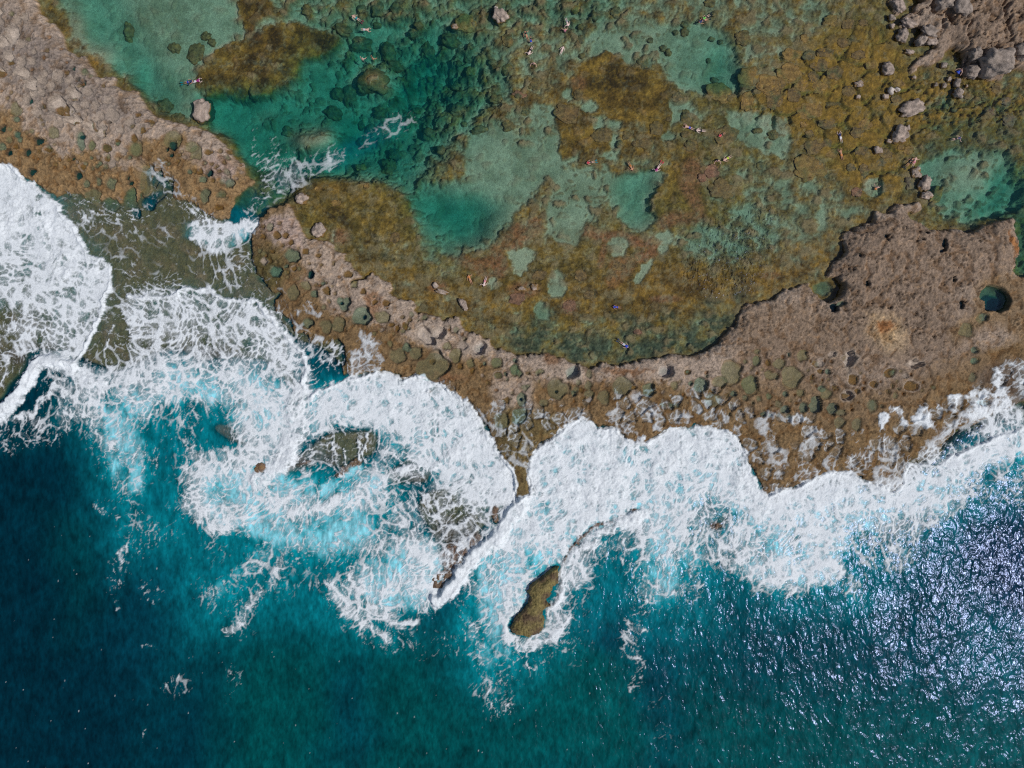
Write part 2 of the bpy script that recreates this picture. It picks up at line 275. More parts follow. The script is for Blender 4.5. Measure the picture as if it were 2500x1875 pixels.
poly(LC, "G 0,560 190,330 340,290 340,370 220,420 200,560 250,640 440,660 470,740 520,860 420,920 600,1000 640,1120 820,1180 1000,1250 1200,1240 1200,1330 1400,1400 1500,1500 1850,1500 2050,1659 K 2212,200 2212,1000 L 0,300 200,200 400,250 560,280 800,260 1000,250 1300,250 1500,300 1800,300 M 0,250 500,250 900,350 1300,250 1500,100 1850,0 2400,0 2400,900 0,1300 L 0,1400 K 700,300 400,300 G -100,900", OCH*.80, 16)
poly(LC, "M 0,250 600,200 1000,330 1400,200 1400,420 1000,600 600,560 0,500", OCH*.62+BRN*.22, 40)
poly(LC, "G 110,520 220,430 380,430 460,600 430,660 250,630 200,560", PINK, 12)
poly(LC, "I 690,850 720,790 800,730 820,680 810,600 850,520 920,480 1050,440 1400,330 1450,510 1750,530 1890,470 2130,435 2150,600 2140,790 2000,850 1900,950 1600,1000 1600,1200 1700,1400 1400,1500 900,1500 800,1100", BRN, 12)
poly(LC, "I 0,1200 300,1100 600,1150 800,1300 900,1450 600,1600 200,1659 0,1500", BRN*.75+OCH*.5, 40)
poly(LC, "I 0,1200 600,1080 1900,1000 1900,1300 M 1700,150 1300,300 800,330 300,250 0,200", BRN*.88, 50, .75)
poly(LC, "I 950,1200 1100,1170 1200,1280 1230,1400 1150,1450 1050,1400 980,1300", c3(.50, .36, .215), 30); blob(LC, "I 1080,1260,60,50 2100,640,30,90", c3(.36, .17, .07), .9)
poly(LC, "I 1800,950 1900,860 2100,850 2212,900 2212,1400 1900,1250 1650,1400 1600,1300 1750,1150", OCH*.8, 20, .8)
poly(LC, "M 1850,150 2300,100 2300,500 1900,300 1800,250", BRN*.55, 30)
poly(LC, S_NE, BRN*1.05, 6); poly(LC, "Y 1000,-100 1120,-100 1280,20 1350,100 1530,260 1400,340 1480,480 1300,600 1160,680 1150,600 1400,400 1200,420 1080,200", TAN*.95, 30, .8)
blob(LC, "H 470,1500,70,60 1050,1600,200,20 G 1000,1090,60,90 1480,1650,200,30 520,520,40,40", c3(.24, .125, .06), .9, .8)
poly(LC, "M 1560,900 1310,870 1500,780 1700,640 1900,580 1850,700 1650,800", WET*1.2, 20)
blob(LC, "J 700,100,200,90 K 2120,1000,60,200 G 150,850,160,200,30 600,1500,180,150", WET*1.4, .9)
poly(LC, "L 0,700 100,450 300,480 500,500 500,640 300,850 300,1150 170,1200", WET*1.1+OCH*.3, 20)
# ------------------------------------------------------------------ sea colour, milkiness, ripples
SC_ = canvas(c3(.0005, .040, .060))
for s, v, f in [
    ("N -400,-2000 900,-1400 700,-600 700,100 900,600 1000,1100 1400,1700 -400,3000", c3(.0, .021, .033), 160),
    ("N 400,-400 700,-200 750,300 600,700 450,100", c3(0, .036, .042), 90),
    ("N 1700,500 2212,600 O 500,500 1500,700 2000,900 2212,1700 P 0,2000 N 1500,2000 1500,1100", c3(.0, .062, .060), 190),
    ("O 700,900 900,800 1000,1300 800,1800 600,1400", c3(0, .048, .062), 80), ("N 1300,1000 1700,1000 1500,2200 900,2200", c3(0, .030, .044), 120),
    ("P 400,700 1000,800 1200,1700 0,1700 200,1000", c3(0, .072, .070), 90), ("Q -200,200 2400,-600 2600,1800 -200,1800", c3(0, .045, .060), 120), ("Q 1800,-200 2600,-200 2600,500 1900,300", c3(0, .018, .040), 90),
    ("Q -300,1000 300,1100 2400,1200 2400,2000 -300,2000", c3(0, .065, .065), 120), ("P 900,100 1300,200 1100,800 800,500", c3(0, .035, .055), 60)]: poly(SC_, s, v, f)
AER = canvas(0.0)
for s, v, f in [
    ("J 1300,80 1650,150 2212,200 2212,900 1900,650 1500,450 1150,620 1250,900 1050,1200 850,1150 800,900 750,650 650,420 900,300 1150,250", .8, 40),
    ("J 850,600 1150,600 1200,850 1100,1180 900,1150 850,850", .85, 50), ("J 1200,800 1550,900 1650,1200 2000,1659 1500,1659 1000,1659 700,1300 1000,1100", .45, 110),
    ("J 1550,870 2212,900 2212,1500 1800,1450 1550,1250", .9, 40), ("K -50,800 700,1000 1000,880 1250,1000 1050,1250 1100,1350 1000,1659 O 900,100 300,100 -300,450 N 1500,300 1900,0 K 0,1300", .85, 60),
    ("K 420,370 760,240 1000,170 1370,190 1480,260 1690,400 1880,640 2070,1060 2090,1215 1950,1330 1700,1150 1400,1000 1100,780 900,600 600,620 420,700", .8, 40),
    ("L 200,1205 310,1120 270,920 370,740 700,550 1030,700 1200,735 1400,620 1580,575 1800,640 1990,880 2110,1140 1950,1300 1600,1200 1500,1659 1100,1400 800,1450 500,1659 P 500,0 500,200 -100,900 O 1900,1000 1800,500 K 1750,1659", .95, 40),
    ("O 900,0 1500,-100 1500,300 1350,450 1000,450 850,200", .95, 30), ("O 1900,0 2212,0 2212,200 2050,500 2050,650 2150,800 P 0,1000 O 1950,1100 1750,900 1600,500 1750,300", .8, 60),
    ("L 1200,1250 1550,1200 1700,1659 P 1500,300 1300,500 1100,300 L 1100,1500", .8, 60), ("P 1100,200 1400,300 1800,400 1600,700 1100,600", .45, 100), ("M 220,1145 700,965 1190,1110 1270,960 1560,905 2300,560 2300,1000 1900,950 1700,1250 1400,1300 1100,1400 1000,1500 800,1659 Q 800,250 500,320 0,200 M 0,1200", .85, 50),
    ("Q 780,0 880,0 1000,300 1000,500 850,400 750,200", .75, 50), ("Q 1900,400 2212,700 2100,1200 1700,900", .12, 100), ("K 350,1250 950,1230 1000,1600 300,1659", .78, 70)]: poly(AER, s, v, f, mode='max')
blob(AER, "J 1260,600,120,160 500,500,150,120 1650,620,150,90 K 620,1080,90,80,30 L 1030,1400,130,110,-30 K 1130,1400,90,90", .12, .9)
blob(AER, "J 1180,850,60,200 F 0,0,1,1", .55, 1)
blob(AER, "K 640,1090,80,70 820,950,110,50,-20 L 390,1560,90,90 130,1600,120,70 330,1200,90,40,-20", 1.0, .8)
blob(AER, "E 200,850,330,90,-35 0,1000,200,120 300,500,350,300", .55, 1); poly(AER, "E -400,-300 400,280 860,850 700,1360 400,1400 200,1000 -400,1100", .5, 60, mode='max')
poly(AER, "E 1000,1020 1470,945 2000,1045 K 400,200 450,400 E 1900,1450 1500,1250 1100,1200", .35, 60, mode='max')
poly(AER, "E 1800,330 1960,180 2212,120 G 300,100 250,310 70,520 0,560 E 1850,540 1760,420", .22, 20, mode='max'); stroke(AER, "F 560,420 640,380 740,340 850,270", 26, .15, 30, 1, 'max')
stroke(AER, "E 1480,520 1600,560 1750,600 1900,520", 20, .7, 20, 1, 'max')
for _s, _v, _f in [("J 700,250 1300,200 2212,100 2212,900 2100,1300 1900,1659 1300,1659 900,1400 700,1000 600,600", .42, 90), ("K -300,900 1000,900 1300,1200 1300,1659 O 1300,600 900,700 300,500 -500,600", .46, 90),
                  ("L 200,1200 2100,1100 1900,1500 P 1700,500 900,500 500,900 0,1100 -300,900", .36, 90), ("M 0,1100 1300,1000 2212,700 2400,1000 1900,1300 1300,1659 Q 1000,500 0,400 M -200,1659", .30, 80)]: poly(AER, _s, _v, _f, mode='max')
RIP = canvas(0.28)
apply(RIP, polymask(P(SEAP), 40, False), .8); poly(RIP, "P 300,600 700,0 2212,-100 Q 1000,-400 2600,-600 2600,2200 -200,2200 P 0,2000 O 1500,1400 2000,1000", 1.0, 200)
poly(RIP, "H 1500,700 1750,400 2212,330 I 400,400 300,700 200,900 H 2000,1000 1650,1050 1450,900", 5.5, 50)
# ------------------------------------------------------------------ foam density
FD = canvas(0.0)
for s, v, f in [
    # thin films on the wet platform
    ("E 0,10 200,90 450,200 640,235 850,300 1080,290 1200,60 1340,150 1560,340 1760,420 1960,620 2000,800 2212,950 2212,1200 1900,1045 1540,970 1370,1000 980,1020 860,985 860,850 530,420 260,150", .145, 12),
    ("E 1100,60 1340,0 1360,120 1500,250 1560,380 1700,420 1600,500 1400,350 1300,200", .30, 16), ("E 450,170 700,250 900,250 1150,380 1000,470 700,450 500,330", .22, 20),
    ("E 1500,440 1700,440 1850,470 1900,560 1800,640 1740,680 1690,690 1590,660 1480,600 1470,540", .62, 6),
    ("E 1700,600 1900,560 1960,700 1900,950 1750,960 1720,750", .26, 24),
    ("G 200,1100 430,1200 560,1330 770,1400 780,1560 700,1620 480,1640 460,1500 340,1340", .26, 12), ("G 880,1300 1020,1350 1010,1450 900,1550 840,1640 800,1620 880,1480", .5, 8), ("K 780,60 1000,0 1050,150 950,185 860,210 790,230", .5, 10),
    # first wave
    ("E -400,-240 0,0 40,25 130,55 180,120 260,150 350,220 400,280 470,330 530,420 590,470 610,550 660,610 700,690 780,720 840,780 860,850 850,960 860,985 820,1040 780,1150 740,1250 700,1360 650,1450 590,1540 400,1480 200,1460 -400,1700", .87, 3),
    ("E -400,560 120,700 330,860 250,1000 100,1050 0,1110 -400,1250", .52, 60), ("E 100,1100 400,950 700,1000 760,1150 660,1440 400,1480 150,1440 120,1250", .56, 30),
    ("E -400,1050 100,1060 140,1200 130,1400 200,1480 100,1659 -400,1900", .30, 24),
    ("E 860,985 980,1020 1010,1200 1000,1400 1110,1540 1000,1600 840,1630 590,1545 700,1360 780,1150", .17, 6),
    # second wave
    ("E 980,1020 1100,1030 1180,1045 1250,1020 1330,1020 1370,1000 1400,955 1470,945 1540,970 1620,970 1680,1010 1760,1030 1900,1045 2000,1045 2050,1100 2110,1160 2212,1310 G 0,1050 100,1045 170,1110 230,1190 270,1270 340,1340 400,1420 460,1500 480,1620 K 470,200 460,290 480,370 400,700 300,800 200,1000 J 1900,780 1650,500 1400,300 1000,200 980,60 E 1000,1300", .50, 3),
    ("E 1000,1030 1470,960 1600,1000 1500,1120 1200,1180 1040,1250", .62, 20), ("E 1850,1080 2000,1060 2212,1330 K 460,100 470,330 200,400 E 2212,1659 1900,1350", .66, 30),
    ("E 1240,1320 1700,1330 1700,1560 1400,1500 1200,1480 1120,1380", .46, 24),
    # water off the second wave
    ("J 1100,90 1600,90 2212,150 2212,700 1900,420 1600,360 1300,460 1150,420", .60, 24), ("J 600,180 1200,150 1200,260 1100,300 850,310 640,250", .86, 14),
    ("J 300,150 600,200 640,400 700,600 620,560 480,400 330,260", .5, 24), ("J 600,250 800,300 800,600 760,650 660,620 640,420", .78, 16), ("J 780,280 1250,260 1150,640 1050,700 900,620 800,500", .56, 30),
    ("J 700,700 850,700 900,950 780,950", .42, 24), ("J 850,650 1150,650 1100,1100 900,1150", .14, 40), ("J -50,560 300,540 520,400 500,640 330,730 150,800 0,760", .46, 20), ("J 60,620 400,580 380,680 120,720", .25, 20),
    ("J 1300,430 1500,500 1550,900 1450,1000 1300,700", .30, 30), ("J 1550,380 1900,400 2100,600 1950,800 1800,560 1600,520", .40, 20),
    ("K -450,850 0,800 -50,600 -100,300 420,350 400,700 200,950 100,1000 700,1120 1000,900 1250,1000 1060,1200 1000,1250 700,1260 400,1330 250,1450 50,1350 -200,1450 -450,1250", .74, 20),
    ("J 1630,1020 1900,1050 1950,1200 1800,1240 1650,1150", .40, 20), ("J 1950,1030 2212,1000 2212,1280 2050,1250", .48, 20), ("K 0,1200 300,1150 250,1300 100,1350", .6, 20), ("K 450,940 700,1000 720,1150 620,1200 480,1100", .34, 16), ("K 760,900 920,880 900,1010 780,1010", .42, 12),
    # plume
    ("K 300,1330 700,1280 1000,1300 1050,1500 1000,1659 O 900,0 700,100 500,0 K 250,1500", .34, 40), ("O -200,500 50,200 400,-50 600,50 300,200 100,350 N 2000,600", .33, 40),
    # third wave
    ("K 480,370 560,330 640,290 760,240 860,210 950,185 1000,170 1100,190 1180,180 1210,240 1290,200 1370,190 1430,260 1480,260 1540,290 1600,360 1660,420 1690,400 1740,440 1830,540 1880,640 1940,770 1990,880 2050,950 2070,1060 2090,1215 2000,1300 1950,1340 1700,1200 1450,1000 1250,850 1000,640 700,600 450,700 400,600", .86, 3),
    ("K 450,450 900,330 1100,420 1000,560 700,600 450,650", .74, 40), ("K 1000,600 1300,560 1700,700 1800,900 1600,1000 1400,900 1150,850", .74, 40),
    ("K 270,850 450,700 650,620 850,600 1010,640 1000,850 880,880 740,985 600,930 280,975", .33, 30), ("K 720,650 850,620 1000,680 980,850 760,900", .13, 24), ("K 1000,650 1200,700 1250,850 1050,1000 980,880", .45, 24),
    ("K 1150,1000 1300,900 1480,900 1450,1050 1300,1100 1100,1250 1000,1300 1050,1150", .36, 20), ("K 1250,1100 1600,950 1950,1200 1990,1330 1800,1500 1700,1659 1500,1659 1350,1400 1200,1300", .42, 30), ("K 1600,1300 1900,1280 1950,1350 1800,1500 1700,1620 1560,1500", .34, 16),
    ("K 1500,800 1800,850 2000,1200 1700,1150 1600,950", .84, 40),
    ("K 1000,1300 1250,1300 1500,1659 O 1480,300 1350,430 1480,450 1500,500 1300,480 1100,420 1000,520 1150,620 1250,700 1050,720 800,560 700,450 600,350 640,200 900,100 K 1050,1500", .56, 30), ("O 1200,-60 1480,-60 1540,80 1440,220 1470,320 1350,400 1230,300 1180,180", .86, 20),
    ("O 950,100 1100,250 1080,400 1200,550 1100,520 950,420 930,250", .72, 20), ("O 1050,0 1250,0 1220,140 1100,180 1000,120", .24, 20), ("O 1130,330 1310,340 1310,430 1150,430", .30, 12), ("O 750,500 1000,560 1300,640 1700,600 1700,750 1300,760 1000,740", .24, 40),
    # between third and fourth
    ("L 200,1205 310,1120 290,1050 270,920 290,870 330,810 370,740 420,700 500,660 540,620 600,570 700,550 790,580 820,630 860,600 910,600 980,640 1030,700 1100,730 1200,735 1260,690 1330,650 1400,620 1540,605 1580,575 1660,600 1800,640 1870,700 1930,780 1990,880 2050,1040 2110,1140 2212,1100 2212,1420 2100,1420 1950,1550 1900,1450 1700,1400 1620,1200 1550,1500 1600,1659 P 1250,100 700,60 600,0 L 700,1400 600,1500 540,1659 P 0,60 O 1950,60 1700,100 1640,170 1500,350 K 1750,1659 1950,1400 2212,1200", .90, 3),
    ("L 1080,930 1200,950 1250,1200 1150,1300 1060,1250", .62, 20), ("L 1130,740 1300,760 1250,900 1150,900", .70, 16), ("L 1480,1080 1800,950 1900,1200 1800,1280 1620,1200 1500,1200", .66, 20), ("L 1620,1200 1900,1230 1880,1400 1680,1400", .38, 14),
    ("L 1200,1230 1600,1220 1600,1600 1300,1659 1050,1450", .66, 20), ("L 1650,1420 1900,1480 1950,1659 1600,1659", .5, 20), ("L 800,1420 1130,1300 1100,1500 1250,1620 850,1659 700,1600", .30, 16),
    ("L 240,1200 440,1160 400,1240 280,1290", .32, 12), ("L 660,1170 740,1180 720,1240 670,1230", .5, 12), ("L 480,1340 580,1350 560,1420 500,1420", .5, 12), ("L 310,1520 440,1510 450,1620 330,1659", .35, 14), ("L 0,1540 170,1560 180,1659 0,1659", .5, 20),
    ("O 1700,130 1900,150 1900,330 1750,350 1600,330", .38, 20), ("O 1900,60 2212,-50 2212,250 2060,480 2040,620 1950,600 1900,400 1930,200", .68, 24),
    ("P 0,0 250,0 350,150 250,330 150,450 50,350", .6, 24), ("P 520,100 640,60 760,130 740,230 600,300 580,430 480,440 480,280", .8, 16), ("P 120,560 230,640 380,610 420,480 600,450 560,600 430,700 280,740 130,670", .9, 10), ("P -100,600 130,700 500,700 800,300 700,800 400,900 0,900", .22, 50),
    ("O 1800,850 2000,850 2050,1200 1880,1230 1780,1100", .28, 30), ("P 0,950 130,1000 130,1180 0,1220", .34, 10), ("P 1010,600 1090,640 1160,850 1110,1050 1040,1060 1080,850 1020,800", .55, 10), ("P 1040,500 1180,520 1240,700 1100,640", .42, 14), ("P 1150,1100 1400,1130 1350,1250 1150,1200", .24, 16), ("O 1900,1000 2000,980 2030,1180 1900,1210", .42, 12),
    ("P 1250,1350 1400,1350 1320,1520 1230,1480", .2, 16), ("P 1450,0 2212,0 2212,300 1900,200 1700,120 1500,150", .5, 20), ("P 1000,100 1500,150 1700,350 1300,450 1100,500 1050,300", .32, 40),
    # right hand surf
    ("L 2110,1140 M 220,1145 350,1100 480,1050 600,1010 700,965 830,965 920,990 1000,1030 1100,1075 1190,1110 1265,1050 1270,960 1310,880 1450,895 1560,905 1620,830 1700,810 1830,760 1960,700 2100,640 2212,600 2400,560 2400,900 2100,850 1900,950 1850,1200 1700,1100 1500,1350 1200,1400 850,1500 800,1659 Q 820,100 780,230 600,280 450,320 250,290 0,200 P 2000,200 L 2100,1420", .83, 3),
    ("M 1000,1050 1500,1050 1600,1250 1300,1400 1000,1350", .72, 30), ("M 850,1330 1100,1300 1150,1600 950,1659 850,1500", .36, 20), ("M 0,1400 300,1380 600,1550 560,1659 0,1659", .58, 20), ("M 180,1400 300,1420 260,1600 150,1500", .25, 12),
    ("M 1100,1380 1400,1300 1500,1500 1300,1659 1100,1659", .44, 30), ("Q 900,-50 1350,0 1250,150 1000,130", .42, 20), ("M 1850,950 2300,850 2300,1250 1950,1200", .3, 30), ("Q 850,150 1000,300 1060,500 900,350", .3, 20), ("Q 980,500 1080,560 1170,650 1100,700", .28, 10), ("M 1640,1090 1850,1080 1860,1180 1700,1160", .6, 14),
    # wet rock foam on the right
    ("M 1270,880 1500,650 1700,480 1950,300 2212,500 2212,600 1960,700 1830,760 1700,800 1560,905 1310,880", .60, 16), ("M 1560,680 1900,560 1850,720 1640,800 1560,880", .22, 16), ("M 1950,150 2050,180 2050,350 2100,560 1980,560 1950,380", .68, 10), ("M 2000,80 2200,120 2180,180 2050,170", .5, 10), ("M 2080,250 2212,220 2212,420 2120,330", .62, 10), ("M 1040,920 1280,850 1265,1050 1190,1100 1060,1020", .48, 14), ("M 1060,640 1130,680 1250,740 1300,800 1150,900 1070,830", .52, 10),
    ("M 1080,500 1160,520 1140,580 1090,640 1060,620", .75, 5), ("M 1150,480 1200,440 1260,500 1200,520", .66, 5), ("M 1350,480 1420,450 1490,540 1500,610 1440,620 1340,570", .85, 5), ("M 1250,540 1300,560 1290,620 1240,590", .7, 4), ("M 1600,450 1640,340 1700,350 1690,430 1630,490", .72, 5), ("M 1480,410 1560,430 1560,480 1500,450", .7, 5), ("M 1720,350 1800,320 1810,370 1740,380", .7, 5), ("M 1830,350 1900,310 1950,390 1870,410", .6, 5),
    ("M 120,600 230,470 290,520 270,700 380,800 380,960 300,1000 250,900 150,830 200,700", .44, 10), ("M 390,560 450,500 500,560 430,600", .5, 6), ("M 440,800 560,600 660,640 600,760 560,900 430,930", .42, 10),
    ("M 420,980 590,920 600,1000 430,1040", .45, 8), ("M 600,870 740,800 760,960 660,940", .46, 8), ("M 790,850 900,780 1010,740 1020,860 960,1000 850,940", .46, 8), ("M 850,650 960,500 950,640 900,740", .3, 8),
    ("L 480,620 600,480 740,470 800,540 700,560 600,580", .48, 8), ("L 880,540 960,420 1040,480 1100,640 1060,680", .46, 8), ("L 1060,500 1150,430 1300,420 1290,500 1140,560", .42, 8), ("L 1380,500 1480,470 1540,520 1520,600 1400,590", .48, 8), ("L 1240,570 1330,560 1320,640 1250,640", .5, 6), ("L 1710,500 1800,480 1820,560 1760,600", .45, 6), ("L 1160,300 1250,290 1240,390 1160,400", .36, 8), ("L 1830,620 1900,600 1900,700", .5, 6), ("L 1110,690 1180,680 1180,730 1110,730", .6, 6),
    ("L 0,440 70,400 80,500 60,640 0,690", .38, 10), ("L 100,620 330,650 300,850 160,800", .32, 10), ("L 90,800 200,840 270,860 280,920 150,910", .45, 8), ("L 160,480 280,500 230,620 150,600", .33, 10), ("L 400,520 460,500 440,600", .4, 6), ("K 1770,430 1850,500 1860,560", .5, 6), ("K 1880,430 1990,420 1980,490 1870,540 1840,560", .38, 8), ("K 1430,260 1540,290 1650,400 1560,340", .5, 6),
    # channel into the lagoon
    ("E 1840,470 1950,430 2010,450 1950,550 1880,560", .72, 8), ("E 1850,380 1950,280 2100,150 2212,80 G 60,60 250,130 330,220 120,330 80,460 60,520 0,540 E 1990,430", .42, 16), ("G 130,90 200,100 300,160 260,230 180,180", .58, 8),
    ("B 60,1250 250,1200 450,1180 650,1130 720,1160 840,1190 700,1280 480,1420 300,1500 180,1450", .38, 24), ("B 60,1000 100,980 90,1180 60,1200", .3, 12), ("B 200,1030 260,1040 250,1200 190,1250", .28, 12), ("B 590,1180 680,1220 640,1270", .5, 10),
    ("B 820,1060 1000,1000 1080,920 1150,960 1200,1000 1150,1090 1000,1050 900,1070", .30, 24), ("B 1160,880 1300,900 1290,960 1200,1010", .2, 12), ("B 800,1240 850,1180 900,1080 970,1050 980,1120 900,1200", .30, 16), ("B 1080,920 1180,860 1300,880 1330,960 1200,1010", .30, 16),
    ("A 1220,1260 1290,1240 1290,1320 1230,1330", .4, 8), ("G 380,1140 440,1120 430,1180", .6, 6), ("G 440,1080 520,1060 550,1150 450,1150", .4, 8), ("G 550,1140 600,1150 600,1200", .45, 6), ("G 20,720 60,680 60,800 0,800", .4, 10)]: poly(FD, s, v, f)
for s_, v_, f_ in [("J 250,150 620,330 700,640 650,700 560,600 450,420 300,300", .38, 20), ("J 700,640 1150,620 1180,900 1050,1150 850,1000", .30, 20), ("J 1500,550 1650,900 1500,1250 1350,1000", .28, 24), ("J 680,1150 950,1200 1150,1200 1200,1400 950,1400", .22, 30), ("J 900,1450 1300,1300 1300,1500 950,1659", .24, 24),
                  ("J 0,560 500,540 480,640 0,700", .22, 14), ("N 850,0 1000,0 950,200 900,450 1050,500 1050,600 850,300 780,200", .22, 14), ("N 1100,150 1250,300 1400,450 1300,480 1100,350", .18, 16), ("N 1750,850 1900,900 1850,1050 1750,1100", .24, 14), ("N 1150,900 1500,900 1550,1120 1250,1130", .10, 16), ("O 1650,200 2000,300 1900,700 1650,650", .26, 20)]:
    _m = polymask(P(s_), f_)
    if _m is not None: FD[_m[0]] = np.maximum(FD[_m[0]], v_*_m[1])
_far = ss(.30, .0, blur(LAND, 150))*blur(SEA, 20)*ss(.8, 3.5, blur(DEP, 60)); FD = mix(FD, blur(FD, 46)*.96, _far*.8)
for s_ in ["E -60,-20 40,30 130,62 175,125 255,158 345,228 395,290 460,340 520,430 582,480 600,560 650,620 690,700 770,732 830,790 850,860 842,950 850,985 812,1040 772,1150 732,1250 692,1360 640,1450 585,1530",
           "E 985,1030 1100,1042 1180,1057 1250,1034 1340,1032 1385,1005 1405,968 1470,958 1540,983 1620,985 1680,1024 1760,1044 1900,1060 1995,1060 2040,1110 2100,1172 2200,1310 G 90,1060 160,1120 220,1200 262,1280 330,1350 392,1430 450,1510 470,1620 K 455,200 452,300 470,365",
           "K 490,385 565,345 760,256 865,228 1000,188 1180,200 1210,252 1290,215 1365,208 1425,275 1480,278 1535,306 1595,376 1655,436 1690,418 1735,455 1820,550 1870,650 1930,780 1980,890 2040,955 2060,1060 2078,1205",
           "L 210,1200 322,1115 290,930 385,750 510,672 610,585 700,566 780,590 815,645 860,615 905,615 970,650 1030,715 1100,745 1200,750 1270,700 1400,635 1540,620 1580,592 1660,615 1795,655 1860,710 1920,790 1980,890 2040,1045 2100,1140",
           "M 225,1155 350,1112 480,1062 600,1022 700,978 830,978 920,1004 1000,1044 1100,1088 1190,1124 1275,1060 1282,970 1316,893 1450,908 1565,918 1628,842 1705,824 1835,774 1965,714 2105,654 2250,605"]:
    _k = strokemask(P(s_), 6, 9)
    if _k is not None: FD[_k[0]] = np.maximum(FD[_k[0]], .99*_k[1])
# bright crests and strong streaks
for s, r_, v, f in [
    ("J -60,520 20,480 90,430 150,360 200,270 240,180 300,100 400,90 500,120 560,150", 16, 1.15, 14), ("J 400,150 520,170 600,190 700,240 800,270", 9, .9, 14),
    ("K 2130,1220 2030,1330 1950,1420 1850,1530 1750,1640 O 1720,60 1650,160 1560,270 1480,340", 20, 1.12, 16), ("K 420,360 400,480 380,640 330,780 250,900 120,1000", 22, .95, 26),
    ("P 60,230 200,330 220,400 130,530 110,640 250,720 400,690 560,500", 9, .8, 18), ("P 520,160 540,260 480,420", 9, .9, 14), ("L 800,1400 950,1370 1150,1290", 14, 1.0, 16), ("L 560,1659 640,1560 780,1500 820,1430", 10, .95, 16),
    ("K 100,1000 300,1250 700,1180 1000,1020 1250,960", 8, .8, 16), ("K 1200,960 1330,910 1450,900", 5, .8, 8), ("K 1450,900 1550,820 1700,820", 8, .85, 16), ("K 1450,1300 1600,1350 1630,1500 1650,1659", 7, .6, 12), ("N 2212,0 2120,150 2050,280 1930,380 1850,520 1750,610", 9, .5, 16),
    ("J 920,1550 1040,1500", 4, .36, 10), ("J 730,1210 800,1260 900,1290", 6, .45, 10), ("N 900,0 930,60 920,130", 5, .4, 8), ("N 890,360 910,430", 4, .36, 6), ("N 1090,710 1200,730", 4, .34, 6), ("N 1220,1050 1300,1000 1400,940", 3, .22, 8), ("N 1100,1350 1110,1440", 5, .35, 8),
    ("J 1540,900 1560,1000 1540,1150 1600,1250", 10, .75, 14), ("O 640,200 700,350 800,450 950,560 1100,650", 9, .66, 18), ("J 0,560 100,540 250,500 330,420 450,300 560,380", 8, .6, 14),
    ("O 1000,300 960,420 1050,500 1200,560 1300,540", 7, .75, 12), ("J 1170,100 1220,200 1180,280", 5, .7, 8), ("M 1500,1340 1600,1280 1800,1150", 12, .5, 24), ("L 2100,1420 2000,1550 1900,1650", 10, .7, 14),
    ("J 400,290 520,350 600,420 640,500", 7, .8, 10), ("J 580,220 700,280 860,330 1000,300", 6, .8, 8)]: stroke(FD, s, r_, v, f)
for s in ["E 870,1260 840,1320 820,1420 820,1480 835,1560", "E 1200,1290 1210,1400 1240,1500", "E 1540,1540 1590,1440 1620,1380", "K 850,690 870,760 890,860", "K 910,660 920,720 905,800 930,870", "K 760,760 770,860 790,910", "K 660,700 680,800 710,900 790,1010", "K 1110,700 1060,800 1030,870", "K 1200,760 1120,860 1080,930", "P 270,760 260,880 330,900"]:
    stroke(FD, s, 1.8, .85, 3.5, 1, 'max')
poly(FD, OUTC, 0.0, 3)
for t_ in ("L 560,1640 610,1570 680,1490 760,1400 850,1360", "O 1480,280 1510,200 1570,160"): stroke(FD, t_, 7, .35, 12)
blob(FD, "J 2010,920,40,36 K 120,920,36,36 L 1110,1255,36,18 1720,1370,50,28 30,1290,30,80", .25, .7)
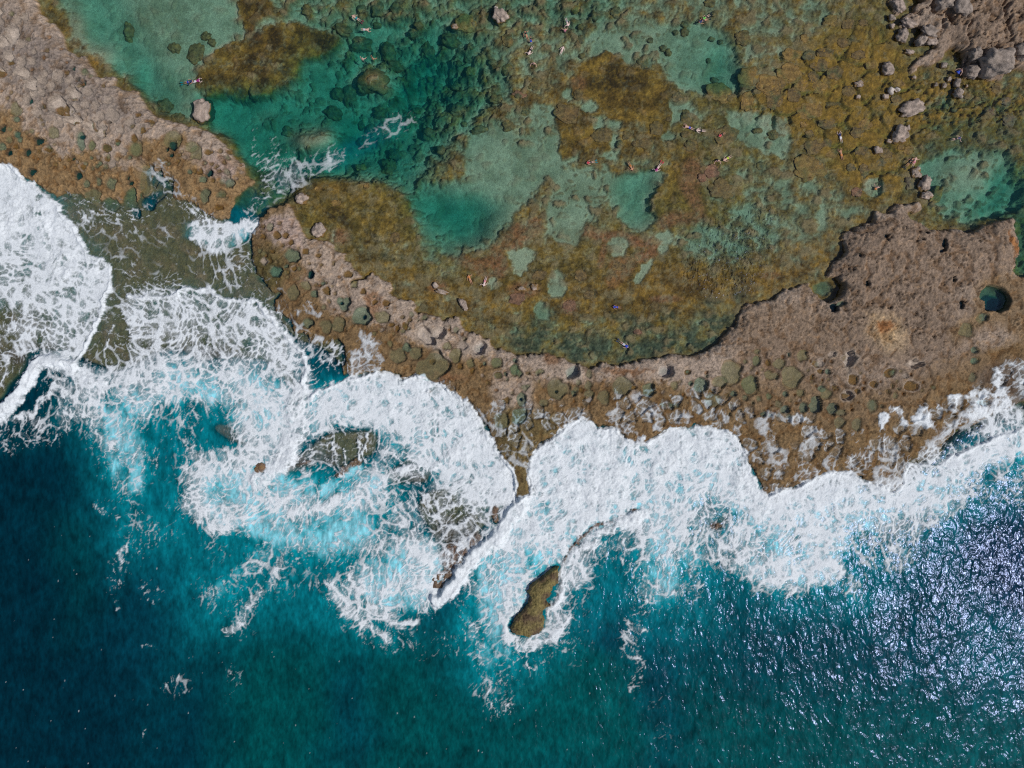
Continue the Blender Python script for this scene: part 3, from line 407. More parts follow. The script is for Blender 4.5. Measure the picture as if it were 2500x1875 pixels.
#@@END
# ------------------------------------------------------------------ ground relief and colour
PITS = """d Z 230,80,70,50,-20 d Z 1080,760,90,80,20 d Z 870,900,120,110,0 d Z 950,980,110,80,0 d Z 210,270,75,70,0 d Z 60,500,110,70,0 d Z 870,545,65,75,0 d Z 400,490,90,70,0
d Z 390,340,45,60,0 d Z 520,650,80,100,-20 d Z 560,760,50,60,0 d Z 590,1020,65,60,0 d Z 650,1150,45,60,-20 d Z 885,1170,60,45,0 d Z 470,850,60,70,-20 d Z 250,1,60,50,0 d Z 780,660,45,60,0 d Z 545,205,35,35,0
d Z 1235,910,50,50,0 d Z 1380,920,55,60,0 d Z 1610,1050,60,90,-30 d Z 1310,1180,75,80,0 d Z 1430,1260,80,85,-30 d Z 1840,1160,55,85,0 d Z 1960,1250,60,60,0 d Z 1070,1120,100,65,0 d Z 1030,580,50,50,0 d Z 1540,860,55,50,0 d Z 660,590,55,55,0 d Z 640,740,55,55,0 d Z 1270,740,60,60,0 d Z 1110,960,50,50,0 d Z 1430,1070,60,50,0 d Z 700,500,40,40,0 d Z 520,340,50,50,0 d Z 1700,1260,50,40,0
d A 150,290,45,65,0 d A 50,200,35,30,0 d A 70,360,45,40,0 d A 45,130,40,25,0 d A 240,165,25,25,0 d A 35,285,22,25,0 d A 215,380,35,30,0
o Z 238,355,42,40,0 o Z 60,490,90,50,0 o Z 840,960,55,60,0 o Z 920,930,40,50,0 o Z 1067,833,28,30,0 o Z 915,1010,35,28,0 o Z 245,748,24,28,0 o Z 198,820,26,32,0 o Z 1850,1195,32,30,0 o Z 1985,1250,36,48,0 o Z 1318,1180,18,50,-10 o Z 1330,1230,20,18,0
o Z 632,1108,22,20,0 o Z 655,1168,22,20,0 o Z 612,1050,18,16,0 o Z 1435,1240,22,28,0 o Z 1455,1295,24,24,0 o Z 1875,1365,45,55,0 o Z 1075,1145,34,30,0 k Z 488,855,36,40,0 o Z 985,965,14,14,0
f Z 300,980,85,110,0 g Z 310,1110,45,40,0 g Z 30,1130,45,60,0 g Z 325,1310,36,40,0 k Z 590,1390,65,50,20 k Z 440,1535,50,52,0 g Z 1160,1390,60,130,0 k Z 1165,1325,45,25,0 o Z 1655,1415,38,38,0 g Z 1655,1425,30,25,0 f Z 800,1280,80,80,0 f Z 1310,1450,42,60,0 f Z 1910,1500,90,95,0 k Z 190,1540,30,34,0 k Z 1045,1615,28,24,0 g Z 1500,1480,60,45,30
f A 1360,1100,70,70,0 k A 1355,1140,45,32,40 k A 1320,1175,18,18,0 k A 1350,1215,20,16,0 f A 1540,1200,50,60,0 o A 1635,1195,32,26,0 g A 1590,1400,34,26,0 k A 1640,1350,28,26,0 f A 1500,1150,50,40,0 k A 1245,1355,30,26,0 f A 1070,1170,45,50,0 k A 630,1365,28,32,0 g A 690,1425,26,30,0 g A 785,1415,24,34,0 g A 880,1425,40,44,0 f A 1010,1530,60,70,0 k A 1010,1385,14,18,0 k A 1025,1420,20,16,0
o A 1420,1215,14,14,0 o A 1750,1265,14,20,0 o A 1660,1285,18,12,0 o A 1700,1300,14,12,0 o A 1715,1335,18,12,0 o A 1685,1310,12,10,0 g A 1490,1345,20,18,0 o A 1410,1090,14,12,0 k A 110,1195,26,22,0 f A 750,1145,30,40,0 o A 860,1165,40,30,30 g A 180,1060,24,24,0 k A 270,1335,30,30,0 g A 200,1100,20,20,0
k E 1140,300,50,50,0 k E 1170,50,45,25,-40 k E 1155,110,22,50,10 k E 1050,380,30,40,0 f E 850,310,60,60,0 f E 720,250,70,55,0 g E 1600,250,40,60,20 o E 1700,345,30,20,0 k E 1245,80,30,30,0 f E 1130,130,50,120,0 g E 2150,840,45,45,0
o G 150,490,14,12,0 o G 152,570,22,20,0 o G 265,565,34,34,0 o G 328,565,20,26,0 o G 370,622,22,20,0 o G 232,690,20,12,0 o G 480,690,28,24,0 o G 578,718,22,18,0 f G 205,500,28,34,0 o G 310,640,14,14,0 o G 276,470,18,14,0 o G 512,785,14,10,0 o G 600,790,14,10,0 o G 690,775,14,20,0 g G 380,720,60,50,20 k G 520,865,28,32,0 g G 250,840,50,45,0 f G 480,945,45,32,30 o G 640,990,40,30,0 o G 707,1010,16,14,0 o G 560,940,14,14,0 o G 640,930,10,10,0
g G 545,1010,32,28,0 g G 765,1080,60,55,30 k G 745,1078,14,12,0 g G 905,1180,75,70,0 k G 920,1185,16,16,0 f G 1060,1190,60,50,0 f G 725,1245,55,60,0 g G 490,1235,45,40,0 f G 630,1250,50,60,0 o G 1140,1245,20,18,0 o G 1220,1190,18,14,0 d G 1400,1330,90,60,40 d G 1500,1310,50,45,0 d G 1800,1420,60,50,0 d G 1680,1410,35,35,0 f G 1620,1480,50,60,0 f G 1560,1410,35,30,0 g G 1250,1420,36,36,0 f G 1180,1480,60,60,0 f G 1320,1460,50,50,-40 f G 1440,1570,130,110,-20 o G 1445,1530,22,20,0 f G 1935,1540,45,45,0 f G 2070,1590,40,45,0 f G 1735,1540,35,35,0 o G 1950,1630,30,26,0 o G 800,860,40,30,0 f G 380,1000,45,60,0
f H 40,1535,38,38,0 f H 175,1585,34,40,0 f H 50,1635,40,22,0 f H 215,1615,22,28,0 o H 1500,1610,26,22,0 g H 1500,1605,12,12,0 d H 1330,1600,60,50,0
f L 180,170,34,42,0 o L 280,195,18,12,0 f L 218,195,22,28,0 o L 595,215,18,26,30 f L 665,262,24,26,0 f L 748,200,26,34,0 f L 740,290,34,36,0 f L 500,320,90,80,0 k L 500,335,12,10,0 g L 230,395,40,60,0 k L 228,395,12,12,0 g L 215,520,60,75,20 f L 80,560,70,60,0 f L 860,380,55,55,0 f L 1000,290,80,70,0 g L 1600,285,55,55,0 g L 1205,320,45,55,0 f L 1830,190,80,90,-30 f L 1970,280,65,75,0 f L 1750,260,60,40,0 f L 1700,400,65,50,0 o L 1090,305,24,16,0 f L 400,420,34,30,0 f L 750,350,40,26,0 f L 1400,290,30,34,0 o L 1690,330,30,20,0 f L 120,240,12,12,0 d L 620,190,60,60,0 f L 2020,100,30,40,0 f L 2120,370,22,26,0
f M 475,55,45,45,0 f M 120,100,28,42,0 f M 295,125,45,40,0 f M 395,220,80,90,-30 f M 75,285,62,72,0 f M 240,210,60,34,20 o M 212,115,20,26,0 g M 630,315,32,26,0 f M 660,350,50,40,0 g M 350,352,20,22,0 f M 222,372,22,26,0 g M 495,460,34,44,0 g M 585,440,50,70,0 g M 715,465,42,45,0 f M 780,495,36,24,0 o M 865,240,45,42,0 d M 830,85,50,60,0 o M 800,75,18,22,0 o M 1025,278,34,26,0 o M 1165,290,16,20,0 o M 1310,290,55,36,10 d M 815,365,48,36,-20 o M 815,368,30,22,0 o M 900,332,24,22,0 f M 905,590,45,50,0 f M 770,575,45,45,0 d M 695,52,28,20,0 d M 1330,125,55,30,0 f M 1190,365,20,24,0 f M 1030,440,30,40,0 o M 1890,420,60,26,0 o M 610,180,30,18,0 f M 1790,100,34,30,0 f M 1780,225,30,36,0 f M 1010,440,30,50,0 f M 130,30,24,20,0
p I 1945,1045,108,100,0 k I 1960,1075,70,60,0 g I 1850,1190,30,30,0 f I 660,960,70,55,0 k I 710,1120,30,36,20 g I 760,1090,34,20,-30 k I 1545,640,16,50,8 k I 1520,690,22,8,-20 k I 960,935,12,18,0 f I 1710,1290,60,60,0 g I 1790,1440,26,26,0 g I 1790,1520,24,22,0 f I 1820,1200,30,40,0 k I 910,715,10,16,0 k I 1100,575,16,14,0 k I 1610,905,12,22,0 k I 1670,1100,14,30,10 k I 1420,545,14,10,0 k I 1380,600,10,8,0"""
def parse_pits():
    out = []; toks = PITS.split()
    i = 0
    while i < len(toks):
        k, t = toks[i], TILES[toks[i+1]]; v = [float(q) for q in toks[i+2].split(',')]; i += 3
        out.append((k, t[0]+v[0]*t[2], t[1]+v[1]*t[2], v[2]*t[2], v[3]*t[2], R(v[4])))
    return out
PITL = parse_pits()
LIPC = c3(.44, .36, .29)
def bottom_colour(x, y, n1, n2, n3):
    oc = c3(.335, .180, .034); br = c3(.125, .068, .013)
    c = mix(oc, br, ss(-.35, .35, n1)[..., None])
    c = mix(c, c3(.175, .135, .032)*(1+.3*n2[..., None]), (samp(OLV, x, y)*.65)[..., None])
    c = mix(c, c3(.28, .125, .055), (samp(RUST, x, y)*ss(-.5, .2, n3+.2))[..., None])
    c = mix(c, c3(.055, .075, .048), (samp(GRN, x, y)*ss(-.25, .25, n1+.15)*.9)[..., None])
    c = mix(c, c3(.030, .017, .005), (samp(DARK, x, y)*ss(-.15, .2, n2+.12))[..., None])
    return c*.86*np.clip(1+.75*n2+.65*n3+.25*n1, .28, 2.2)[..., None]
def relief(X, Y):
    wpx = 9*fbm(X, Y, 70, 2, 31)+4.5*gn(X/19, Y/19, 33)+3.2*gn(X/9, Y/9, 36)+1.6*gn(X/4.3, Y/4.3, 39); wpy = 9*fbm(X, Y, 70, 2, 41)+4.5*gn(X/19, Y/19, 43)+3.2*gn(X/9, Y/9, 46)+1.6*gn(X/4.3, Y/4.3, 49)
    x = X+wpx; y = Y+wpy
    L = ss(.35, .65, samp(LAND, x, y)); sea = samp(SEA, x, y); D = samp(DEP, X+14*gn(X/80, Y/80, 37), Y+14*gn(X/80, Y/80, 38))
    n1 = fbm(X, Y, 46, 3, 3); n2 = fbm(X, Y, 15, 3, 5, .6); n3 = fbm(X, Y, 6.0, 2, 7, .7)
    nb = fbm(X, Y, 30, 4, 21)
    rid = fbm(X, Y, 34, 3, 51, .55, True); rid2 = fbm(X+20*n1, Y+20*n2, 60, 2, 61, .5, True)
    # lagoon bottom
    s = samp(SND, x, y)+.50*nb+.16*n3+.12*n2
    sandm = ss(.30, .68, s)
    coral = 1-sandm
    lump = .30+.34*n1+.26*n2+.14*n3
    Hlag = -D+coral*(.45+.55*lump)*np.clip(D/1.1, .35, 1.6)+sandm*(.02*gn(X/9, Y/9, 9))
    crk = samp(CRACK, x, y); crk2 = samp(CRK2, x, y)
    f1, f2 = worley(X+9*n1+5*n2, Y+9*n2, 52, 2); g1, g2 = worley(X+4*n2, Y+4*n3, 19, 4)
    e1 = f2-f1; e2 = g2-g1
    cm = ss(.0, .22, e1); cm2 = ss(.0, .3, e2)
    pat = ss(-.5, .3, n1+.6*n2)
    Hlag += crk*((cm-1)*.55*pat+.25*(1-f1)+.1*(cm2-1))+crk2*((cm2-1)*.3+.12)
    # loose stones lying on the bottom
    h1, h2, hr = worley(X+3*n2+40*n1, Y+3*n3, 13, 15, True)
    i1, i2, ir = worley(X+5*n2+30*n1, Y+4*n3, 27, 16, True)
    semi = ss(.02, .35, s)*(1-ss(.75, 1.15, samp(SND, x, y)))
    st = (hr > .62)*ss(.42, .25, h1)*semi; st2 = (ir > .70)*ss(.46, .34, i1)*np.maximum(semi, .4*coral)
    Hlag += st*.16*(1-h1*h1*3)+st2*.42*(1-i1*i1*2)
    Hlag = np.minimum(Hlag, -.12+.10*n2+.06*n3)
    wgt = np.maximum(crk*.5, crk2*.6)
    cb = bottom_colour(X, Y, n1, n2, n3)
    cb = mix(cb, c3(.275, .158, .028)*np.clip(1+.6*n2+.3*n3, .3, 2)[..., None], (samp(CRACK, X, Y)*.75)[..., None])
    cs = mix(c3(.38, .37, .26), c3(.25, .245, .16), ss(-.35, .45, n1+n3*.4+.5*fbm(X, Y, 130, 2, 66))[..., None])*(1+.10*n3)[..., None]
    dust = ss(.05, .6, s+.5*fbm(X, Y, 11, 3, 57))*.30*(1-.85*samp(CRACK, x, y))
    cl = mix(cb, cs, np.maximum(sandm*.93, dust)[..., None])
    thin = np.abs(gn(x/13+.6*n2, y/13, 58)+.5*gn(X/6, Y/6, 59)); cl = cl*(1-.62*ss(.12, .0, thin)*(1-sandm)*ss(-.4, .2, n1))[..., None]
    stc = np.maximum(st, st2)[..., None]; sr = np.where(st2 > st, ir, hr)[..., None]
    cl = mix(cl, c3(.15, .115, .06)*(.5+1.1*sr)*(1+.4*n3[..., None]), stc*.85)
    cl = cl*(1+.22*(hr-.5)*(1-sandm*.8))[..., None]
    # shelf rock
    zt = samp(ZT, X, Y)
    edge = ss(.45, .98, samp(blurLAND, x, y))*.3+.7*ss(.42, .97, samp(blurL2, x, y))
    rough = ss(1.0, 2.2, zt)
    Hr = .16+zt*(.10+.90*edge)+(.035+.07*rough)*(rid-.1)+.10*n2*(.6+rough)+.10*n3*(1+rough)+.12*n1-.20*ss(.55, .85, rid2)*(.5+rough)
    # cracks between big blocks in the north-east
    ne = samp(NEM, X, Y)
    a1, a2 = worley(X+26*n1+8*n2, Y+20*n2, 74, 6); ca = ss(0, .10, a2-a1)
    Hr += ne*((ca-1)*.8+.40*(1-a1)-.2+.15*n2)
    cr = samp(LC, x+14*n1, y+14*n2)
    spk = gn(X/5.2, Y/5.2, 63)+.6*gn(X/10, Y/10, 64)
    cr = cr*np.clip((1+.22*n1+.38*n2+.40*n3)*(1-.45*ss(.45, .75, spk))*(1+.25*ss(.35, .8, -spk)), .25, 1.7)[..., None]
    crn = np.abs(gn(x/30+.5*n2, y/30, 65)+.45*n2); crl = np.maximum(ss(.055, .0, crn)*ss(-.2, .3, n1), .9*ss(.05, 0, np.abs(gn(x/64+.4*n1, y/50, 67)+.3*n2+.15*n3)))
    cr = cr*(1-.50*crl)[..., None]; Hr = Hr-(.16+.22*rough)*crl+rough*.16*fbm(X, Y, 11, 3, 68, .6)
    och = ss(.0, .5, n2+.5*n3-.05)
    cr = mix(cr, cr*c3(.62, .50, .36), (ss(.55, .9, rid2)*.7)[..., None])
    cr = mix(cr, cr*c3(1.05, .92, .72), (och*.5)[..., None])
    # submerged platform and sea bed
    plat = c3(.155, .125, .052); pl2 = c3(.20, .145, .08)
    cp = mix(plat, pl2, ss(-.1, .5, n1+.3*n2)[..., None])*(1+.35*n2+.4*n3)[..., None]
    cp = mix(cp, c3(.13, .08, .06), (samp(REDM, X, Y)*.8)[..., None])
    Hs = -D+np.where(D < 2, .10*n1+.10*n2+.05*n3, .5*n1)
    tip = samp(TIPS, x, y)
    Hs = mix(Hs, .10+.34*n2+.26*n3+.1*n1, tip)
    cp = mix(cp, c3(.16, .10, .07)*(1+.5*n3[..., None]), (tip*.8)[..., None])
    Hb = mix(Hlag, Hs, sea); cbm = mix(cl, cp, sea[..., None])
    H = mix(Hb, Hr, L); C = mix(cbm, cr, L[..., None])
    # ochre fringe at the lagoon waterline
    fr = ss(.05, .5, samp(blurLAND, x, y))*(1-L)*(1-sea)
    H = H+fr*(1-L)*np.clip(-.25-Hlag, -.3, 4)*.8
    C = mix(C, c3(.21, .125, .035)*(1+.5*n2[..., None]), (fr*.75*ss(-.3, .2, n1+.2))[..., None])
    wet = np.clip(sea*(1-L)+ss(.5, .2, H)*L, 0, 1)
    return H, C, wet
blurLAND = blur(LAND, 14); blurL2 = blur(LAND, 90)
NEM = canvas(0.0); poly(NEM, S_NE, 1, 20); blob(NEM, "Y 1300,500,260,160,-35", 0, .8)
REDM = canvas(0.0); blob(REDM, "K 500,880,260,90 1300,960,200,110 1600,1500,200,160 L 800,1450,260,140 J 1750,680,160,120 300,60,300,80 1500,60,300,70 M 1500,800,250,120", 1, .9)

TS = 2.4
def lines(a, b, s, ext):
    u = np.arange(a, b+s*.5, s); e = []
    d = s*6; p = 0
    while p < ext: p += d; e.append(p); d *= 1.7
    e = np.array(e); return np.concatenate([a-e[::-1], u, u[-1]+e])
tx = lines(-70, 2570, TS, 20000); ty = lines(-70, 1420, TS, 20000)
TX, TY = [a.astype(np.float64) for a in np.meshgrid(tx, ty)]
H, C, WET = relief(TX, TY)
RFL = np.full(H.shape, 0, f32)
pools = []
def pit_local(k, cx, cy, rx, ry, an):
    m = max(rx, ry)*1.6+8
    i0, i1 = np.searchsorted(tx, [cx-m, cx+m]); j0, j1 = np.searchsorted(ty, [cy-m, cy+m])
    if i1-i0 < 2 or j1-j0 < 2: return
    sl = (slice(j0, j1), slice(i0, i1))
    X = TX[sl]-cx; Y = TY[sl]-cy
    X = X+rx*.38*gn(TX[sl]/(rx*.9+3), TY[sl]/(rx*.9+3), 71)+.8*gn(TX[sl]/4, TY[sl]/4, 73); Y = Y+ry*.38*gn(TX[sl]/(ry*.9+3), TY[sl]/(ry*.9+3), 72)
    r = np.sqrt(((X*cos(an)+Y*sin(an))/rx)**2+((-X*sin(an)+Y*cos(an))/ry)**2)
    z0 = float(np.median(H[sl])); q = max(1.1/rx, .07)
    ins = 1-ss(1-q, 1+q, r)
    dep = {'d': .80 if rx > 12.5 else .34, 'o': .42, 'f': .28, 'g': .55, 'k': 1.4, 'p': 1.3}[k]*min(1.3, .45+rx/22)
    floor = z0-dep*(.75+.25*(1-np.clip(r, 0, 1)**2))
    H[sl] = mix(H[sl], floor+.03*gn(TX[sl]/7, TY[sl]/7, 5), ins)
    H[sl] += .02*np.exp(-((r-1.12)/.12)**2)*(1-ins)
    col = {'d': (c3(.45, .385, .33) if rx > 12.5 else c3(.33, .27, .22)), 'o': c3(.19, .085, .018), 'f': c3(.235, .178, .088), 'g': c3(.215, .225, .15), 'k': c3(.035, .05, .05), 'p': c3(.12, .15, .085)}[k]
    if z0 < .9 and k == 'f': col = c3(.205, .172, .10)
    C[sl] *= (1-.42*np.exp(-((r-1.0)/max(.10, 1.6/rx))**2)*(z0 > .35))[..., None]  # wall ring darkened in the colour, standing in for shade under the rim
    nn = fbm(TX[sl], TY[sl], 9, 2, 77)
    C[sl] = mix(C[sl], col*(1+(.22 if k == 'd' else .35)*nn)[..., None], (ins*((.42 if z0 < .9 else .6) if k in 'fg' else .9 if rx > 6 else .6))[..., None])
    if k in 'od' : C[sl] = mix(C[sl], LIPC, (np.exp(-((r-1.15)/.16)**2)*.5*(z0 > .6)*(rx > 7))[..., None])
    if k != 'd': pools.append((k, cx, cy, rx, ry, an, z0-dep*(.45 if k != 'f' else .5)))
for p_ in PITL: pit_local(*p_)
# many small potholes
rs = np.random.RandomState(5)
ZP = canvas(0.0)
for s in ["A 0,150 300,200 800,650 1200,950 1500,1050 1100,1050 700,950 300,850 0,700", "A 0,900 400,1050 1000,1150 1700,1100 1900,1300 1700,1600 1400,1300 900,1400 400,1300 0,1150", "G 150,600 500,600 900,950 1600,1250 2100,1600 1500,1600 1000,1350 500,1050 150,800", "L 0,50 700,250 1500,200 2000,50 M 0,0 900,100 1500,250 1300,400 500,550 L 1600,500 900,400 300,450 0,350"]: poly(ZP, s, 1, 20)
cnt = 0
while cnt < 330:
    x, y = rs.uniform(0, 2450), rs.uniform(20, 1180)
    if y < 300 and rs.rand() < .45: continue
    if samp(ZP, np.array([x]), np.array([y]))[0] < .6: continue
    r_ = 2.6+rs.gamma(1.6, 1.9)
    if any((x-p[1])**2+(y-p[2])**2 < (r_+max(p[3], p[4]))**2*1.1 for p in PITL): continue
    cnt += 1; k = rs.choice(list('dofofk')) if y < 330 else rs.choice(list('foofgd'))
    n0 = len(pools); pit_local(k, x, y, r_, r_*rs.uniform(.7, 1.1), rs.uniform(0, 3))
    if len(pools) > n0 and r_ < 5: pools.pop()
H = H.astype(f32)
def on_grid(A, x, y):
    u = np.interp(x, tx, np.arange(len(tx))); v = np.interp(y, ty, np.arange(len(ty)))
    i = np.clip(u.astype(int), 0, len(tx)-2); j = np.clip(v.astype(int), 0, len(ty)-2); fu = u-i; fv = v-j
    if A.ndim == 3: fu = fu[..., None]; fv = fv[..., None]
    return (A[j, i]*(1-fu)+A[j, i+1]*fu)*(1-fv)+(A[j+1, i]*(1-fu)+A[j+1, i+1]*fu)*fv

# wet hollows full of wash on the seaward rock
PZ = canvas(0.0)
poly(PZ, "L 0,350 500,430 1300,250 1900,380 M 0,400 600,520 1100,560 1500,430 1900,250 2300,100 2300,600 1560,905 1265,1050 700,965 220,1140 L 1990,880 1580,575 1200,735 700,550 400,700 280,900 0,690 K 2070,1060 1880,640 1480,260", 1, 30)
def wash_cells(X, Y):
    a, b, r = worley(X+6*gn(X/20, Y/20, 81), Y+6*gn(X/20, Y/20, 82), 36, 8, True)
    return samp(PZ, X, Y)*(r > .42)*ss(.10, .2, b-a)*ss(.62, .5, a)
wc = wash_cells(TX, TY)
H = mix(H, np.minimum(H, H*.35-.02), wc*.7); C = mix(C, C*c3(.75, .85, 1.05)+c3(.03, .035, .03), (wc*.6)[..., None]); WET = np.maximum(WET, wc)

# ------------------------------------------------------------------ mesh helpers
def link(o, parent=None):
    sc.collection.objects.link(o)
    if parent is not None: o.parent = parent
    return o
def set_attr(me, name, data, kind='FLOAT'):
    at = me.attributes.new(name, kind, 'POINT')
    if kind == 'FLOAT': at.data.foreach_set('value', np.ascontiguousarray(data, f32).ravel())
    elif kind == 'FLOAT_COLOR':
        d = np.concatenate([np.asarray(data, f32).reshape(-1, 3), np.ones((data.size//3, 1), f32)], 1); at.data.foreach_set('color', d.ravel())
def raw_mesh(name, V, F, smooth=True):
    me = bpy.data.meshes.new(name)
    V = np.asarray(V, f32); F = np.asarray(F, np.int32); n = F.shape[1]
    me.vertices.add(len(V)); me.vertices.foreach_set('co', V.ravel())
    me.loops.add(F.size); me.loops.foreach_set('vertex_index', F.ravel())
    me.polygons.add(len(F)); me.polygons.foreach_set('loop_start', np.arange(0, F.size, n, dtype=np.int32))
    me.polygons.foreach_set('use_smooth', np.full(len(F), smooth)); me.update(calc_edges=True)
    return me
def grid_faces(nx, ny, keep=None):
    i = np.arange(nx*ny).reshape(ny, nx)
    F = np.stack([i[1:, :-1], i[1:, 1:], i[:-1, 1:], i[:-1, :-1]], -1)
    F = F.reshape(-1, 4)
    return F if keep is None else F[keep.ravel()]
def grid_object(name, X, Y, Z, attrs, mat, keep=None, kind='structure'):
    ny, nx = X.shape; F = grid_faces(nx, ny, keep)
    V = np.stack([wx(X), wy(Y), Z], -1).reshape(-1, 3)
    if keep is not None:
        used = np.zeros(len(V), bool); used[F.ravel()] = True; idx = np.cumsum(used)-1
        V = V[used]; F = idx[F]
    else: used = slice(None)
    me = raw_mesh(name, V, F)
    for k, a in attrs.items():
        if a.ndim == 3: set_attr(me, k, a.reshape(-1, 3)[used], 'FLOAT_COLOR')
        else: set_attr(me, k, a.ravel()[used])
    me.materials.append(mat); o = link(bpy.data.objects.new(name, me)); o['kind'] = kind
    return o
# ------------------------------------------------------------------ materials
class NT:
    def __init__(s, name):
        s.m = bpy.data.materials.new(name); s.m.use_nodes = True; s.t = s.m.node_tree; s.t.nodes.clear()
        s.out = s.n("ShaderNodeOutputMaterial")
    def n(s, ty, **kw):
        n = s.t.nodes.new(ty)
        for k, v in kw.items(): setattr(n, k, v)
        return n
    def l(s, a, b): s.t.links.new(a, b)
    def attr(s, name): return s.n("ShaderNodeAttribute", attribute_name=name)
    def pos(s, scale=(1, 1, 1), rot=0):
        g = s.n("ShaderNodeNewGeometry"); m = s.n("ShaderNodeMapping"); m.inputs['Scale'].default_value = scale; m.inputs['Rotation'].default_value = (0, 0, rot)
        s.l(g.outputs['Position'], m.inputs['Vector']); return m.outputs[0]
    def noise(s, scale, detail=2, rough=.5, vec=None, dist=0):
        n = s.n("ShaderNodeTexNoise"); n.inputs['Scale'].default_value = scale; n.inputs['Detail'].default_value = detail; n.inputs['Roughness'].default_value = rough; n.inputs['Distortion'].default_value = dist
        s.l(vec if vec is not None else s.pos(), n.inputs['Vector']); return n.outputs['Fac']
    def math(s, op, a, b=None, c=None, clamp=False):
        n = s.n("ShaderNodeMath", operation=op, use_clamp=clamp)
        for i, v in enumerate((a, b, c)):
            if v is None: continue
            if hasattr(v, 'is_output'): s.l(v, n.inputs[i])
            else: n.inputs[i].default_value = v
        return n.outputs[0]
    def maprange(s, v, a, b, c, d):
        n = s.n("ShaderNodeMapRange"); s.l(v, n.inputs[0])
        for i, q in enumerate((a, b, c, d)): n.inputs[i+1].default_value = q
        return n.outputs[0]
    def mul(s, col, f):
        n = s.n("ShaderNodeVectorMath", operation='SCALE'); s.l(col, n.inputs[0]); s.l(f, n.inputs['Scale']); return n.outputs[0]
def rock_material(name='reef rock', colour=None, attr='Col'):
    t = NT(name); p = t.n("ShaderNodeBsdfPrincipled")
    if colour is None: c = t.attr(attr).outputs['Color']
    else:
        cc = t.n("ShaderNodeRGB"); cc.outputs[0].default_value = (*colour, 1); c = cc.outputs[0]
    a = t.noise(7.5, 4, .65); b = t.noise(1.3, 3, .6)
    f = t.math('MULTIPLY', t.maprange(a, .3, .7, .62, 1.38), t.maprange(b, .3, .7, .86, 1.14))
    t.l(t.mul(c, f), p.inputs['Base Color'])
    if colour is None:
        w_ = t.attr('Wet').outputs['Fac']; t.l(t.maprange(w_, 0, 1, .93, .42), p.inputs['Roughness'])
    else: p.inputs['Roughness'].default_value = .85
    p.inputs['Specular IOR Level'].default_value = .25
    bp = t.n("ShaderNodeBump"); bp.inputs['Strength'].default_value = .85; bp.inputs['Distance'].default_value = .13
    h = t.math('ADD', t.noise(5, 5, .65), t.math('MULTIPLY', t.noise(17, 2, .5), .4)); t.l(h, bp.inputs['Height']); t.l(bp.outputs[0], p.inputs['Normal'])
    t.l(p.outputs[0], t.out.inputs[0]); return t.m
def water_material(name, dist, rough, scale=1.0, aniso=(1, 1, 1), rot=0.0):
    t = NT(name)
    tr = t.n("ShaderNodeBsdfTransparent"); t.l(t.attr('Trans').outputs['Color'], tr.inputs[0])
    df = t.n("ShaderNodeBsdfDiffuse"); sc_ = t.attr('Scat').outputs['Color']
    t.l(t.mul(sc_, t.math('MULTIPLY', t.maprange(t.noise(.55, 6, .68, t.pos((1, .55, 1), R(12))), .3, .7, .62, 1.42), t.maprange(t.noise(1.9, 4, .6, t.pos((1, .45, 1), R(-20))), .3, .7, .60, 1.42))), df.inputs[0])  # finer streak noise paints ripple shading into the scatter colour
    ad = t.n("ShaderNodeAddShader"); t.l(tr.outputs[0], ad.inputs[0]); t.l(df.outputs[0], ad.inputs[1])
    gl = t.n("ShaderNodeBsdfGlossy"); gl.inputs['Roughness'].default_value = rough; gl.inputs['Color'].default_value = (.50, .60, .98, 1)
    v = t.pos(aniso, rot)
    h = t.math('ADD', t.math('MULTIPLY', t.noise(1.7*scale, 1.5, .45, v, .5), 1.0), t.math('MULTIPLY', t.noise(4.2*scale, 2, .5, v, .5), .28))
    h = t.math('MULTIPLY', h, t.attr('Ripple').outputs['Fac'])
    bp = t.n("ShaderNodeBump"); bp.inputs['Strength'].default_value = 1; bp.inputs['Distance'].default_value = dist; t.l(h, bp.inputs['Height'])
    fr = t.n("ShaderNodeFresnel"); fr.inputs[0].default_value = 1.333
    for n in (gl, df): t.l(bp.outputs[0], n.inputs['Normal'])
    t.l(bp.outputs[0], fr.inputs['Normal'])
    mx = t.n("ShaderNodeMixShader"); t.l(fr.outputs[0], mx.inputs[0]); t.l(ad.outputs[0], mx.inputs[1]); t.l(gl.outputs[0], mx.inputs[2])
    t.l(mx.outputs[0], t.out.inputs[0]); return t.m
def foam_material():
    t = NT('sea foam'); p = t.n("ShaderNodeBsdfPrincipled"); p.inputs['Roughness'].default_value = .75; p.inputs['Base Color'].default_value = (.81, .85, .88, 1); p.inputs['Specular IOR Level'].default_value = .2
    tr = t.n("ShaderNodeBsdfTransparent"); a = t.attr('Foam').outputs['Fac']
    n = t.noise(6.5, 4, .65)
    al = t.math('MULTIPLY', a, t.maprange(n, .28, .72, .68, 1.25)); al = t.maprange(al, .05, .90, 0, .96)
    bp = t.n("ShaderNodeBump"); bp.inputs['Strength'].default_value = .6; bp.inputs['Distance'].default_value = .12
    t.l(t.math('ADD', t.noise(3.2, 5, .7), t.math('MULTIPLY', a, .6)), bp.inputs['Height']); t.l(bp.outputs[0], p.inputs['Normal'])
    mx = t.n("ShaderNodeMixShader"); t.l(al, mx.inputs[0]); t.l(tr.outputs[0], mx.inputs[1]); t.l(p.outputs[0], mx.inputs[2]); t.l(mx.outputs[0], t.out.inputs[0]); return t.m
M_ROCK = rock_material(); M_SEA = water_material('open sea water', .135, .12, .82, (1, .62, 1), R(-25)); M_LAG = water_material('lagoon water', .032, .07, 1.5, (1, .6, 1), R(20))
M_FOAM = foam_material()

# ------------------------------------------------------------------ ground
grid_object('reef_terrain', TX, TY, H, {'Col': np.clip(C, .004, .8), 'Wet': WET}, M_ROCK)
